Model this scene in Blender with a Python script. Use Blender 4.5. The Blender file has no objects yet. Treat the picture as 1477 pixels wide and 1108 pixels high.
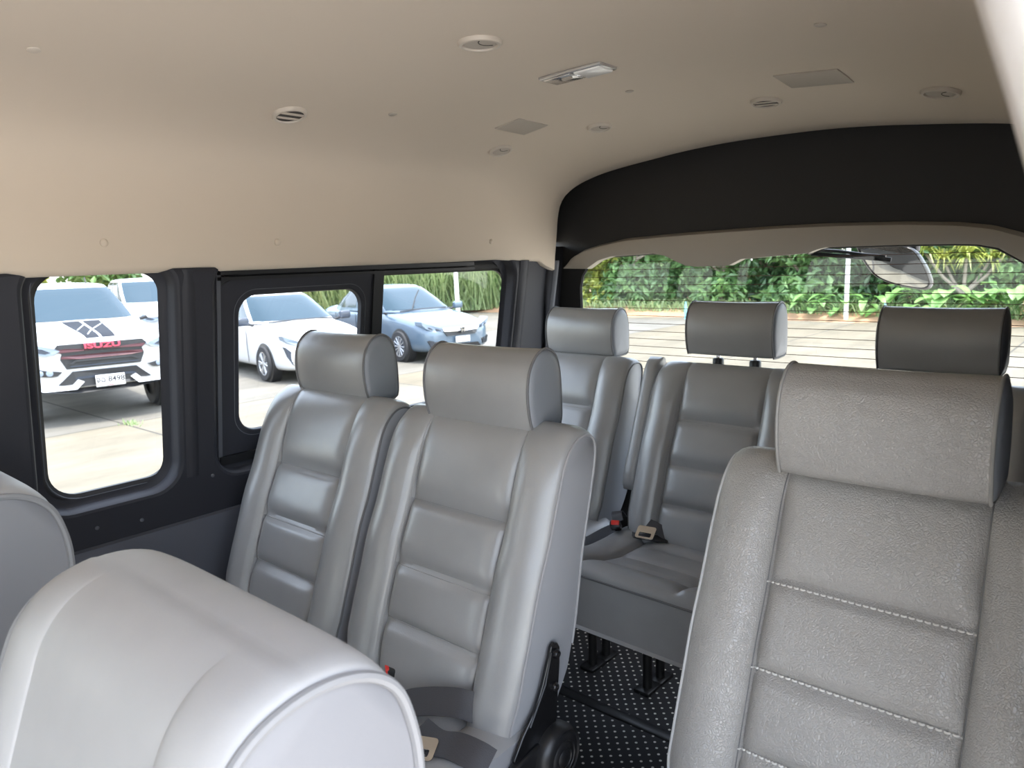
import bpy, bmesh, math, random
from mathutils import Vector, Matrix
import numpy as np
R = math.radians
PI = math.pi
random.seed(7)
S = bpy.context.scene
COL = S.collection

# ------------------------------------------------------------------ materials
def nodes(name):
    m = bpy.data.materials.new(name); m.use_nodes = True
    nt = m.node_tree
    b = nt.nodes.get('Principled BSDF')
    return m, nt, b

def N(nt, typ, **kw):
    n = nt.nodes.new(typ)
    for k, v in kw.items():
        if k in n.inputs: n.inputs[k].default_value = v
        else: setattr(n, k, v)
    return n

def mat(name, col, rough=.5, metal=0, spec=.5, noise=0, nscale=20, bump=0, bscale=300, btype='noise', bdist=.001, coat=0, sheen=0):
    m, nt, b = nodes(name)
    b.inputs['Base Color'].default_value = (*col, 1)
    b.inputs['Roughness'].default_value = rough
    b.inputs['Metallic'].default_value = metal
    b.inputs['Specular IOR Level'].default_value = spec
    b.inputs['Coat Weight'].default_value = coat
    b.inputs['Coat Roughness'].default_value = .04
    b.inputs['Sheen Weight'].default_value = sheen
    tc = N(nt, 'ShaderNodeTexCoord')
    if noise:
        t = N(nt, 'ShaderNodeTexNoise'); t.inputs['Scale'].default_value = nscale; t.inputs['Detail'].default_value = 4
        nt.links.new(tc.outputs['Object'], t.inputs['Vector'])
        r = N(nt, 'ShaderNodeMapRange'); r.inputs['To Min'].default_value = 1 - noise; r.inputs['To Max'].default_value = 1 + noise
        nt.links.new(t.outputs['Fac'], r.inputs['Value'])
        mx = N(nt, 'ShaderNodeVectorMath', operation='SCALE'); mx.inputs[0].default_value = col
        nt.links.new(r.outputs[0], mx.inputs['Scale']); nt.links.new(mx.outputs[0], b.inputs['Base Color'])
    if bump:
        if btype == 'voronoi':
            t = N(nt, 'ShaderNodeTexVoronoi', feature='DISTANCE_TO_EDGE'); o = t.outputs['Distance']
        else:
            t = N(nt, 'ShaderNodeTexNoise'); t.inputs['Detail'].default_value = 3; o = t.outputs['Fac']
        t.inputs['Scale'].default_value = bscale
        nt.links.new(tc.outputs['Object'], t.inputs['Vector'])
        bp = N(nt, 'ShaderNodeBump'); bp.inputs['Strength'].default_value = bump; bp.inputs['Distance'].default_value = bdist
        nt.links.new(o, bp.inputs['Height']); nt.links.new(bp.outputs[0], b.inputs['Normal'])
    return m

def leather(name, col, rough, grain, gscale):
    """vinyl leather: creased grain from warped voronoi cells plus broad soft folds"""
    m, nt, b = nodes(name)
    b.inputs['Roughness'].default_value = rough
    b.inputs['Specular IOR Level'].default_value = .75
    tc = N(nt, 'ShaderNodeTexCoord')
    w = N(nt, 'ShaderNodeTexNoise'); w.inputs['Scale'].default_value = 60
    nt.links.new(tc.outputs['Object'], w.inputs['Vector'])
    ad = N(nt, 'ShaderNodeVectorMath', operation='MULTIPLY_ADD'); ad.inputs[1].default_value = (.012, .012, .012)
    nt.links.new(w.outputs['Color'], ad.inputs[0]); nt.links.new(tc.outputs['Object'], ad.inputs[2])
    v = N(nt, 'ShaderNodeTexVoronoi', feature='DISTANCE_TO_EDGE'); v.inputs['Scale'].default_value = gscale
    nt.links.new(ad.outputs[0], v.inputs['Vector'])
    cl = N(nt, 'ShaderNodeMapRange'); cl.inputs['From Max'].default_value = .18
    nt.links.new(v.outputs['Distance'], cl.inputs['Value'])
    b1 = N(nt, 'ShaderNodeBump'); b1.inputs['Strength'].default_value = grain; b1.inputs['Distance'].default_value = .0012
    nt.links.new(cl.outputs[0], b1.inputs['Height'])
    f = N(nt, 'ShaderNodeTexNoise'); f.inputs['Scale'].default_value = 9; f.inputs['Detail'].default_value = 2
    nt.links.new(tc.outputs['Object'], f.inputs['Vector'])
    b2 = N(nt, 'ShaderNodeBump'); b2.inputs['Strength'].default_value = .35; b2.inputs['Distance'].default_value = .006
    nt.links.new(f.outputs['Fac'], b2.inputs['Height']); nt.links.new(b1.outputs[0], b2.inputs['Normal'])
    nt.links.new(b2.outputs[0], b.inputs['Normal'])
    g = N(nt, 'ShaderNodeTexNoise'); g.inputs['Scale'].default_value = 14; g.inputs['Detail'].default_value = 5
    nt.links.new(tc.outputs['Object'], g.inputs['Vector'])
    r = N(nt, 'ShaderNodeMapRange'); r.inputs['To Min'].default_value = .9; r.inputs['To Max'].default_value = 1.1
    nt.links.new(g.outputs['Fac'], r.inputs['Value'])
    mx = N(nt, 'ShaderNodeVectorMath', operation='SCALE'); mx.inputs[0].default_value = col
    nt.links.new(r.outputs[0], mx.inputs['Scale']); nt.links.new(mx.outputs[0], b.inputs['Base Color'])
    return m

def glassmat(name, tint=(1, 1, 1), refl=.05):
    m, nt, b = nodes(name)
    nt.nodes.remove(b)
    o = nt.nodes['Material Output']
    t = N(nt, 'ShaderNodeBsdfTransparent'); t.inputs['Color'].default_value = (*tint, 1)
    g = N(nt, 'ShaderNodeBsdfGlossy'); g.inputs['Roughness'].default_value = .02
    mx = N(nt, 'ShaderNodeMixShader'); mx.inputs[0].default_value = refl
    nt.links.new(t.outputs[0], mx.inputs[1]); nt.links.new(g.outputs[0], mx.inputs[2]); nt.links.new(mx.outputs[0], o.inputs[0])
    return m

def leafmat(name, c1, c2, scale=1.2):
    m, nt, b = nodes(name)
    nt.nodes.remove(b); o = nt.nodes['Material Output']
    tc = N(nt, 'ShaderNodeTexCoord')
    t = N(nt, 'ShaderNodeTexNoise'); t.inputs['Scale'].default_value = scale; t.inputs['Detail'].default_value = 6; t.inputs['Roughness'].default_value = .8
    nt.links.new(tc.outputs['Object'], t.inputs['Vector'])
    r = N(nt, 'ShaderNodeValToRGB'); r.color_ramp.elements[0].position = .36; r.color_ramp.elements[1].position = .66
    r.color_ramp.elements[0].color = (*c1, 1); r.color_ramp.elements[1].color = (*c2, 1)
    nt.links.new(t.outputs['Fac'], r.inputs[0])
    d = N(nt, 'ShaderNodeBsdfDiffuse'); tr = N(nt, 'ShaderNodeBsdfTranslucent'); mx = N(nt, 'ShaderNodeMixShader'); mx.inputs[0].default_value = .35
    gl = N(nt, 'ShaderNodeBsdfGlossy'); gl.inputs['Roughness'].default_value = .35; m2 = N(nt, 'ShaderNodeMixShader'); m2.inputs[0].default_value = .04
    nt.links.new(r.outputs[0], d.inputs[0]); nt.links.new(r.outputs[0], tr.inputs[0])
    nt.links.new(d.outputs[0], mx.inputs[1]); nt.links.new(tr.outputs[0], mx.inputs[2])
    nt.links.new(mx.outputs[0], m2.inputs[1]); nt.links.new(gl.outputs[0], m2.inputs[2]); nt.links.new(m2.outputs[0], o.inputs[0])
    return m

M = {}
M['leather'] = leather('grey_leather', (.275, .275, .275), .29, .10, 420)
M['leather_f'] = leather('smooth_grey_leather', (.37, .365, .365), .58, .05, 420)
M['leather_s'] = leather('grey_leather_grained', (.31, .30, .285), .30, .50, 270)
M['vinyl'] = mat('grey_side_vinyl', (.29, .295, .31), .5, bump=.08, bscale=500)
M['vinyl_f'] = mat('dimmed_side_vinyl', (.185, .185, .195), .5, bump=.08, bscale=500)  # side vinyl darkened to offset strong door light on the front row
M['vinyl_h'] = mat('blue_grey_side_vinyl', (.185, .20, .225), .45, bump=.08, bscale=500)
M['pipe_m'] = mat('mid_grey_piping', (.26, .255, .245), .45)
M['pipe_f'] = mat('front_piping', (.21, .21, .215), .55)
M['pipe'] = mat('grey_piping', (.30, .30, .31), .45)
M['pipe_l'] = mat('lit_piping', (.42, .42, .42), .45)  # lighter copy of the piping, light on the single seat's edge in its colour
M['pipe_d'] = mat('dark_piping', (.13, .13, .135), .45)
M['thread'] = mat('pale_thread', (.62, .61, .58), .7)
M['seam'] = mat('grey_thread', (.30, .30, .30), .7)
M['black'] = mat('black_plastic', (.012, .012, .013), .38)
M['gloss_black'] = mat('gloss_black_steel', (.008, .008, .009), .22)
M['steel'] = mat('chrome', (.75, .75, .77), .18, metal=1)
M['web'] = mat('belt_webbing', (.035, .034, .038), .55, bump=.5, bscale=600)
M['red'] = mat('red_button', (.75, .03, .02), .4)
M['headliner'] = mat('beige_headliner', (.57, .49, .395), .95, noise=.025, nscale=3, bump=.06, bscale=800, sheen=.1)
M['fixture'] = mat('beige_plastic', (.53, .475, .405), .5)
M['fixture_d'] = mat('taupe_plastic', (.41, .365, .31), .55)
M['dark_in'] = mat('vent_shade', (.05, .045, .04), .8)  # dark colour standing for the shade inside vent openings
M['trim'] = mat('charcoal_trim', (.028, .029, .036), .55, spec=.25, bump=.12, bscale=900)
M['trim_l'] = mat('slate_trim', (.10, .105, .12), .55, spec=.3)
M['panel'] = mat('slate_vinyl_panel', (.10, .105, .125), .5, bump=.06, bscale=500)
M['rubber'] = mat('black_rubber', (.006, .006, .007), .55)
M['rearblack'] = mat('black_roof_panel', (.014, .0135, .0135), .6, noise=.15, nscale=6)
M['garnish'] = mat('beige_garnish', (.40, .365, .31), .55)
M['cream'] = mat('cream_cloth', (.78, .74, .69), .95, bump=.4, bscale=300)
M['glass'] = glassmat('window_glass', (.93, .955, .95), .04)
M['glass_r'] = glassmat('rear_glass', (.90, .93, .92), .05)
M['wire'] = mat('defroster_line', (.10, .05, .035), .6)
M['mirror'] = mat('mirror_glass', (.85, .86, .86), .02, metal=1)
M['lens'] = mat('lamp_lens', (.85, .85, .83), .15, spec=.8)
M['plastic_clear'] = mat('lamp_silver', (.55, .54, .53), .2, metal=.6)

def matt_floor():
    m, nt, b = nodes('dotted_floor_mat')
    b.inputs['Roughness'].default_value = .7
    tc = N(nt, 'ShaderNodeTexCoord')
    mp = N(nt, 'ShaderNodeMapping'); mp.inputs['Rotation'].default_value = (0, 0, R(4)); mp.inputs['Scale'].default_value = (1/.034, 1/.034, 0)
    nt.links.new(tc.outputs['Object'], mp.inputs[0])
    outs = []
    for off in (0, .5):
        a = N(nt, 'ShaderNodeVectorMath', operation='ADD'); a.inputs[1].default_value = (off, off, 0)
        nt.links.new(mp.outputs[0], a.inputs[0])
        f = N(nt, 'ShaderNodeVectorMath', operation='FRACTION'); nt.links.new(a.outputs[0], f.inputs[0])
        s = N(nt, 'ShaderNodeVectorMath', operation='SUBTRACT'); s.inputs[1].default_value = (.5, .5, 0); nt.links.new(f.outputs[0], s.inputs[0])
        l = N(nt, 'ShaderNodeVectorMath', operation='LENGTH'); nt.links.new(s.outputs[0], l.inputs[0])
        c = N(nt, 'ShaderNodeMath', operation='LESS_THAN'); c.inputs[1].default_value = .105; nt.links.new(l.outputs['Value'], c.inputs[0])
        outs.append(c)
    mx = N(nt, 'ShaderNodeMath', operation='MAXIMUM'); nt.links.new(outs[0].outputs[0], mx.inputs[0]); nt.links.new(outs[1].outputs[0], mx.inputs[1])
    mc = N(nt, 'ShaderNodeMix', data_type='RGBA'); mc.inputs[6].default_value = (.010, .010, .012, 1); mc.inputs[7].default_value = (.72, .70, .64, 1)
    nt.links.new(mx.outputs[0], mc.inputs[0]); nt.links.new(mc.outputs[2], b.inputs['Base Color'])
    return m
M['mat'] = matt_floor()

def ground_mat():
    m, nt, b = nodes('concrete_yard')
    b.inputs['Roughness'].default_value = .9
    tc = N(nt, 'ShaderNodeTexCoord')
    t = N(nt, 'ShaderNodeTexNoise'); t.inputs['Scale'].default_value = 1.3; t.inputs['Detail'].default_value = 9; t.inputs['Roughness'].default_value = .7
    mp = N(nt, 'ShaderNodeMapping'); mp.inputs['Scale'].default_value = (1, .35, 1)
    nt.links.new(tc.outputs['Object'], mp.inputs[0]); nt.links.new(mp.outputs[0], t.inputs['Vector'])
    r = N(nt, 'ShaderNodeValToRGB')
    r.color_ramp.elements[0].position = .3; r.color_ramp.elements[1].position = .72
    r.color_ramp.elements[0].color = (.105, .101, .090, 1); r.color_ramp.elements[1].color = (.20, .193, .176, 1)
    nt.links.new(t.outputs['Fac'], r.inputs[0])
    # slabs: joints every 4 m, each slab with its own tone
    sc = N(nt, 'ShaderNodeVectorMath', operation='MULTIPLY_ADD'); sc.inputs[1].default_value = (.25, .25, 0); sc.inputs[2].default_value = (2.47, -.93, 0)
    nt.links.new(tc.outputs['Object'], sc.inputs[0])
    fl = N(nt, 'ShaderNodeVectorMath', operation='FLOOR'); nt.links.new(sc.outputs[0], fl.inputs[0])
    wn = N(nt, 'ShaderNodeTexWhiteNoise', noise_dimensions='2D'); nt.links.new(fl.outputs[0], wn.inputs['Vector'])
    tone = N(nt, 'ShaderNodeMix', data_type='RGBA', blend_type='MULTIPLY'); tone.inputs[0].default_value = 1
    tr = N(nt, 'ShaderNodeValToRGB'); tr.color_ramp.elements[0].color = (.92, .86, .74, 1); tr.color_ramp.elements[1].color = (1, 1, 1, 1)
    nt.links.new(wn.outputs['Value'], tr.inputs[0]); nt.links.new(r.outputs[0], tone.inputs[6]); nt.links.new(tr.outputs[0], tone.inputs[7])
    fr = N(nt, 'ShaderNodeVectorMath', operation='FRACTION'); nt.links.new(sc.outputs[0], fr.inputs[0])
    sp = N(nt, 'ShaderNodeSeparateXYZ'); nt.links.new(fr.outputs[0], sp.inputs[0])
    mn = N(nt, 'ShaderNodeMath', operation='MINIMUM'); nt.links.new(sp.outputs[0], mn.inputs[0]); nt.links.new(sp.outputs[1], mn.inputs[1])
    lt = N(nt, 'ShaderNodeMath', operation='LESS_THAN'); lt.inputs[1].default_value = .008; nt.links.new(mn.outputs[0], lt.inputs[0])
    jm = N(nt, 'ShaderNodeMix', data_type='RGBA'); jm.inputs[7].default_value = (.055, .05, .042, 1)
    px = N(nt, 'ShaderNodeSeparateXYZ'); nt.links.new(tc.outputs['Object'], px.inputs[0])
    near = N(nt, 'ShaderNodeMath', operation='GREATER_THAN'); near.inputs[1].default_value = -9.88; nt.links.new(px.outputs[0], near.inputs[0])
    sandy = N(nt, 'ShaderNodeMix', data_type='RGBA', blend_type='MULTIPLY'); sandy.inputs[7].default_value = (1, .93, .78, 1)
    nt.links.new(near.outputs[0], sandy.inputs[0]); nt.links.new(tone.outputs[2], sandy.inputs[6])
    nt.links.new(lt.outputs[0], jm.inputs[0]); nt.links.new(sandy.outputs[2], jm.inputs[6])
    nt.links.new(jm.outputs[2], b.inputs['Base Color'])
    return m
M['ground'] = ground_mat()
M['bounce_ground'] = mat('pale_bounce_ground', (.80, .75, .67), .85, noise=.06, nscale=1)  # pale tone for the unseen ground that bounces daylight indoors
M['dirt'] = mat('red_brown_dirt', (.40, .24, .14), .95, noise=.4, nscale=3)
M['white_paint'] = mat('white_car_paint', (.62, .63, .645), .25, coat=.4)
M['blue_paint'] = mat('grey_blue_car_paint', (.085, .125, .17), .28, metal=.1, coat=.6)
M['car_glass'] = mat('tinted_car_glass', (.014, .036, .052), .08, spec=.30)
M['side_glass'] = mat('grey_car_glass', (.05, .06, .065), .06, spec=.5)
M['grille'] = mat('dark_grille', (.016, .017, .020), .45)
M['maroon'] = mat('maroon_grille_bar', (.085, .026, .034), .45)
M['letters'] = mat('red_letters', (.62, .05, .09), .5)
M['lamp'] = mat('headlamp_lens', (.20, .25, .31), .12, spec=.8)
M['lamp_d'] = mat('headlamp_housing', (.04, .05, .07), .2)
M['chrome'] = mat('car_chrome', (.8, .8, .8), .12, metal=1)
M['tyre'] = mat('tyre_rubber', (.03, .03, .032), .8)
M['alloy'] = mat('alloy_rim', (.55, .56, .58), .3, metal=.7)
M['stripe'] = mat('grey_stripe_vinyl', (.022, .025, .032), .75, spec=.15)
M['plate'] = mat('white_plate', (.82, .82, .80), .4)
M['ink'] = mat('black_ink', (.02, .02, .03), .5)
M['pole'] = mat('white_pole', (.72, .72, .70), .6)
M['bark'] = mat('grey_bark', (.30, .25, .20), .9, noise=.3, nscale=6)
M['leaf_a'] = leafmat('leaf_dark', (.03, .09, .035), (.14, .26, .09))
M['leaf_b'] = leafmat('leaf_mid', (.07, .17, .06), (.26, .42, .15))
M['leaf_c'] = leafmat('leaf_yellow', (.16, .22, .04), (.48, .50, .12))
M['leaf_d'] = leafmat('leaf_bright', (.10, .26, .06), (.32, .52, .18), 3)
M['grass'] = leafmat('tall_grass', (.22, .33, .14), (.48, .56, .29), 5)
M['blue_thing'] = mat('pale_blue_plastic', (.25, .62, .70), .5)

# ------------------------------------------------------------------ mesh helpers
def link(o, parent=None):
    COL.objects.link(o)
    if parent is not None: o.parent = parent
    return o

def mesh(name, verts, faces, m, parent=None, smooth=True, sharp=40, idx=None, loc=None, subsurf=0, fix=True):
    me = bpy.data.meshes.new(name)
    me.from_pydata([tuple(v) for v in verts], [], faces)
    ms = m if isinstance(m, (list, tuple)) else [m]
    for k in ms: me.materials.append(k)
    if idx: me.polygons.foreach_set('material_index', idx)
    if fix:
        bm = bmesh.new(); bm.from_mesh(me); bmesh.ops.recalc_face_normals(bm, faces=bm.faces[:]); bm.to_mesh(me); bm.free()
    if smooth:
        me.polygons.foreach_set('use_smooth', [True]*len(me.polygons))
        if sharp and not subsurf: me.set_sharp_from_angle(angle=R(sharp))
    me.update()
    o = bpy.data.objects.new(name, me)
    if loc: o.location = loc
    if subsurf:
        s = o.modifiers.new('s', 'SUBSURF'); s.levels = subsurf; s.render_levels = subsurf
    return link(o, parent)

class Buf:
    def __init__(s): s.v = []; s.f = []; s.i = []
    def add(s, v, f, k=0):
        n = len(s.v); s.v += [tuple(p) for p in v]; s.f += [tuple(a+n for a in q) for q in f]; s.i += [k]*len(f); return s
    def obj(s, name, m, parent=None, **kw): return mesh(name, s.v, s.f, m, parent, idx=s.i, **kw)

def box(c, d, bev=.0, rot=None, seg=2):
    bm = bmesh.new(); bmesh.ops.create_cube(bm, size=1)
    bmesh.ops.scale(bm, vec=d, verts=bm.verts)
    if bev: bmesh.ops.bevel(bm, geom=bm.edges[:], offset=bev, segments=seg, profile=.5, affect='EDGES')
    if rot: bmesh.ops.rotate(bm, cent=(0, 0, 0), matrix=rot, verts=bm.verts)
    bmesh.ops.translate(bm, vec=c, verts=bm.verts)
    bm.verts.index_update()
    r = [v.co[:] for v in bm.verts], [tuple(v.index for v in f.verts) for f in bm.faces]
    bm.free(); return r

def spline(pts, n):
    """Catmull-Rom through pts, n samples spread by length"""
    P = [np.array(p, float) for p in pts]
    P = [2*P[0]-P[1]] + P + [2*P[-1]-P[-2]]
    out = []
    for i in range(1, len(P)-2):
        for k in range(16):
            t = k/16; a, b, c, d = P[i-1:i+3]
            out.append(.5*((2*b)+(c-a)*t+(2*a-5*b+4*c-d)*t*t+(3*b-a-3*c+d)*t**3))
    out.append(P[-2])
    out = np.array(out)
    L = np.concatenate([[0], np.cumsum(np.linalg.norm(np.diff(out, axis=0), axis=1))])
    t = np.linspace(0, L[-1], n)
    return np.stack([np.interp(t, L, out[:, k]) for k in range(out.shape[1])], 1)

def tube(pts, r, n=8, closed=False):
    P = [Vector(p) for p in pts]; m = len(P); V = []; F = []
    up = None
    for i, p in enumerate(P):
        if closed: t = (P[(i+1) % m]-P[i-1])
        else: t = P[min(i+1, m-1)]-P[max(i-1, 0)]
        t.normalize()
        if up is None: up = t.orthogonal().normalized()
        else: up = (up - t*up.dot(t)).normalized()
        b = t.cross(up); rr = r[i] if isinstance(r, (list, tuple)) else r
        for k in range(n):
            a = 2*PI*k/n; V.append(p+up*(rr*math.cos(a))+b*(rr*math.sin(a)))
    for i in range(m if closed else m-1):
        for k in range(n):
            j = (i+1) % m
            F.append((i*n+k, i*n+(k+1) % n, j*n+(k+1) % n, j*n+k))
    if not closed: F += [tuple(range(n)), tuple(range((m-1)*n, m*n))]
    return V, F

def lathe(prof, n=32, axis='x', c=(0, 0, 0)):
    """prof: (radius, along) pairs; closed with fans at r=0"""
    V = []; F = []
    for r, a in prof:
        for k in range(n):
            t = 2*PI*k/n; u, w = r*math.cos(t), r*math.sin(t)
            p = {'x': (a, u, w), 'y': (u, a, w), 'z': (u, w, a)}[axis]
            V.append((c[0]+p[0], c[1]+p[1], c[2]+p[2]))
    for i in range(len(prof)-1):
        for k in range(n): F.append((i*n+k, i*n+(k+1) % n, (i+1)*n+(k+1) % n, (i+1)*n+k))
    F += [tuple(range(n)), tuple(range((len(prof)-1)*n, len(prof)*n))]
    return V, F

def grid(rows, closed_u=False):
    V = [p for r in rows for p in r]; n = len(rows[0]); F = []
    for i in range(len(rows)-1):
        for k in range(n if closed_u else n-1):
            F.append((i*n+k, i*n+(k+1) % n, (i+1)*n+(k+1) % n, (i+1)*n+k))
    return V, F

def rrect(w, h, r, n=6, cx=0, cy=0):
    """rounded rectangle loop (counter clockwise); r may be 4 radii: bl br tr tl"""
    if not isinstance(r, (list, tuple)): r = [r]*4
    out = []
    for (sx, sy, a0), q in zip(((-1, -1, PI), (1, -1, 1.5*PI), (1, 1, 0), (-1, 1, .5*PI)), r):
        for k in range(n+1):
            a = a0+.5*PI*k/n
            out.append((cx+sx*(w/2-q)+q*math.cos(a), cy+sy*(h/2-q)+q*math.sin(a)))
    return out

def rbox2(y0, y1, z0, z1, r, n=8): return rrect(y1-y0, z1-z0, r, n, (y0+y1)/2, (z0+z1)/2)

def holed(outer, holes, to3, th=None, n_out=None):
    """planar face with holes; to3(u,v)->3d"""
    bm = bmesh.new(); loops = []
    for lp in [outer]+holes:
        vs = [bm.verts.new((p[0], p[1], 0)) for p in lp]
        for a, b in zip(vs, vs[1:]+vs[:1]): bm.edges.new((a, b))
    bmesh.ops.triangle_fill(bm, use_beauty=True, use_dissolve=False, edges=bm.edges[:])
    bm.verts.index_update()
    V = [to3(v.co.x, v.co.y) for v in bm.verts]; F = [tuple(v.index for v in f.verts) for f in bm.faces]
    bm.free(); return V, F

def poly_prism(poly, to3, d0, d1):
    """extruded polygon; to3(u,v,d)"""
    n = len(poly); V = [to3(u, v, d0) for u, v in poly]+[to3(u, v, d1) for u, v in poly]
    F = [tuple(range(n)), tuple(range(2*n-1, n-1, -1))]+[(k, (k+1) % n, n+(k+1) % n, n+k) for k in range(n)]
    return V, F

def empty(name, loc, rz=0):
    o = bpy.data.objects.new(name, None); o.empty_display_size = .1; o.location = loc; o.rotation_euler = (0, 0, rz)
    return link(o)

def tag(o, label, cat, group=None, kind=None):
    o['label'] = label; o['category'] = cat
    if group: o['group'] = group
    if kind: o['kind'] = kind
    return o

def thing(name, label, cat, loc, rz=0, group=None): return tag(empty(name, loc, rz), label, cat, group)
def struct(o): o['kind'] = 'structure'; return o

def bevel(o, w=.003, seg=2, ang=35):
    b = o.modifiers.new('b', 'BEVEL'); b.width = w; b.segments = seg; b.limit_method = 'ANGLE'; b.angle_limit = R(ang)
    return o

# ------------------------------------------------------------------ seats
ZF = .66       # van floor above the yard
BACK = [(.0, .45), (.006, .50), (.026, .564), (.052, .637), (.078, .711), (.106, .773), (.134, .848), (.152, .893), (.172, .921), (.200, .936),
        (.228, .934), (.240, .915), (.236, .88), (.222, .82), (.197, .731), (.172, .612), (.145, .53), (.12, .47)]
BACK_R = list(BACK)
BACK = BACK[:7]+[(.153, .898), (.173, .930), (.200, .950), (.230, .950), (.246, .930), (.241, .888)]+BACK[13:]
BACK_F = [(.0, .45), (.004, .50), (.018, .564), (.038, .637), (.060, .711), (.082, .773), (.108, .848), (.128, .895), (.160, .926), (.205, .938),
          (.248, .930), (.280, .906), (.296, .87), (.304, .81), (.295, .731), (.265, .612), (.225, .53), (.19, .47)]

def backrest(parent, hw, mats, prof, seams, panel, thread, recl=0, soft=1., pr=.0035, dashed=False):
    P = spline(prof, 130)
    if recl:
        c, s = math.cos(recl), math.sin(recl); o = np.array([.03, .46]); Q = P-o
        P = np.stack([o[0]+Q[:, 0]*c+Q[:, 1]*s, o[1]-Q[:, 0]*s+Q[:, 1]*c], 1)
    T = np.gradient(P, axis=0); T /= np.linalg.norm(T, axis=1)[:, None]
    Nn = np.stack([-T[:, 1], T[:, 0]], 1)          # outward (front = -y)
    itop = int(np.argmax(P[:, 1])); zt = P[itop, 1]
    us = sorted(set([round(x, 4) for x in list(np.linspace(-1, 1, 49)) + [panel+d for d in (-.05, -.025, -.01, 0, .01, .025, .05)] + [-(panel+d) for d in (-.05, -.025, -.01, 0, .01, .025, .05)] + [.97, .985, -.97, -.985]]))
    zs = [P[0, 1]-.02]+[s for s in seams]+[zt+.03]
    rows = []
    for i in range(len(P)):
        y, z = P[i]
        front = 1. if i < itop else 0.
        fade = min(1, max(0, (itop-i)/18.)); fade = fade*fade*(3-2*fade)
        back = min(1, max(0, (i-itop)/6.))
        row = []
        for s in us:
            u = abs(s); b = 0
            if u >= panel:
                e = (u-panel)/(1-panel)
                b = .027*soft*math.sin(PI*e**.85)**.7 if 0 < e < 1 else 0
            else:
                k = 1
                for a, c in zip(zs, zs[1:]):
                    if a <= z <= c:
                        tau = (z-a)/(c-a); k = 1-abs(2*tau-1)**(5 if tau < .5 else 9)
                edge = 1-(u/panel)**12
                b = -.009 + .020*edge*k if soft > .5 else 0
            b = b*(fade*.9+.1*front) + (1-fade)*front*.004*(1-u**6)
            if back > 0: b = .006*(1-u**6)*back
            w = hw
            wt = math.exp(-((i-itop)/15.)**2)
            w -= .004*wt
            if i < 10: w -= .014*(1-i/10.)
            if i > len(P)-10: w -= .012*(1-(len(P)-i)/10.)
            dz = 0
            if u > .86: e = (u-.86)/.14; dz = -.013*wt*(1-math.sqrt(max(0, 1-e*e)))
            row.append((s*w, y+Nn[i, 0]*b, z+Nn[i, 1]*b+dz))
        rows.append(row)
    V, F = grid(rows); n = len(us); m = len(rows); I = [0]*len(F)
    for k in range(n-1): F.append(((m-1)*n+k, (m-1)*n+k+1, k+1, k)); I.append(0)
    F.append(tuple(i*n for i in range(m))); F.append(tuple(i*n+n-1 for i in range(m))); I += [1, 1]
    o = mesh('backrest', V, F, mats, parent, idx=I, sharp=50)
    j0, j1 = 4, m-14
    for k, sg in ((0, -1), (n-1, 1)):
        pts = [(rows[i][k][0]+sg*.0008, rows[i][k][1], rows[i][k][2]) for i in range(j0, j1)]
        v, f = tube(pts, pr, 8); mesh('piping', v, f, M[thread[0]], o)
    if soft < .5: return o, P
    # sewn thread lines across the panel and down its sides
    jl = min(range(n), key=lambda k: abs(us[k]+panel)); jr = min(range(n), key=lambda k: abs(us[k]-panel))
    for z in seams:
        i = min(range(itop), key=lambda q: abs(P[q, 1]-z))
        line = [(rows[i][k][0], rows[i][k][1]-.0012, rows[i][k][2]) for k in range(jl, jr+1)]
        if dashed:
            b = Buf(); Lp = spline([p for p in line], 151)
            for q in range(0, 148, 5): b.add(*tube([tuple(Lp[q]+np.array([0, -.0012, 0])), tuple(Lp[q+1]+np.array([0, -.0028, 0])), tuple(Lp[q+2]+np.array([0, -.0028, 0])), tuple(Lp[q+3]+np.array([0, -.0012, 0]))], .0014, 6))
            b.obj('stitching', M['thread'], o)
        else:
            v, f = tube(line, .0011, 6); mesh('stitching', v, f, M[thread[1]], o)
    for k in (jl, jr):
        pts = [(rows[i][k][0], rows[i][k][1]-.001, rows[i][k][2]) for i in range(6, itop-4)]
        v, f = tube(pts, .0009, 6); mesh('stitching', v, f, M['pipe_d' if dashed else thread[1]], o)
    return o, P

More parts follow.
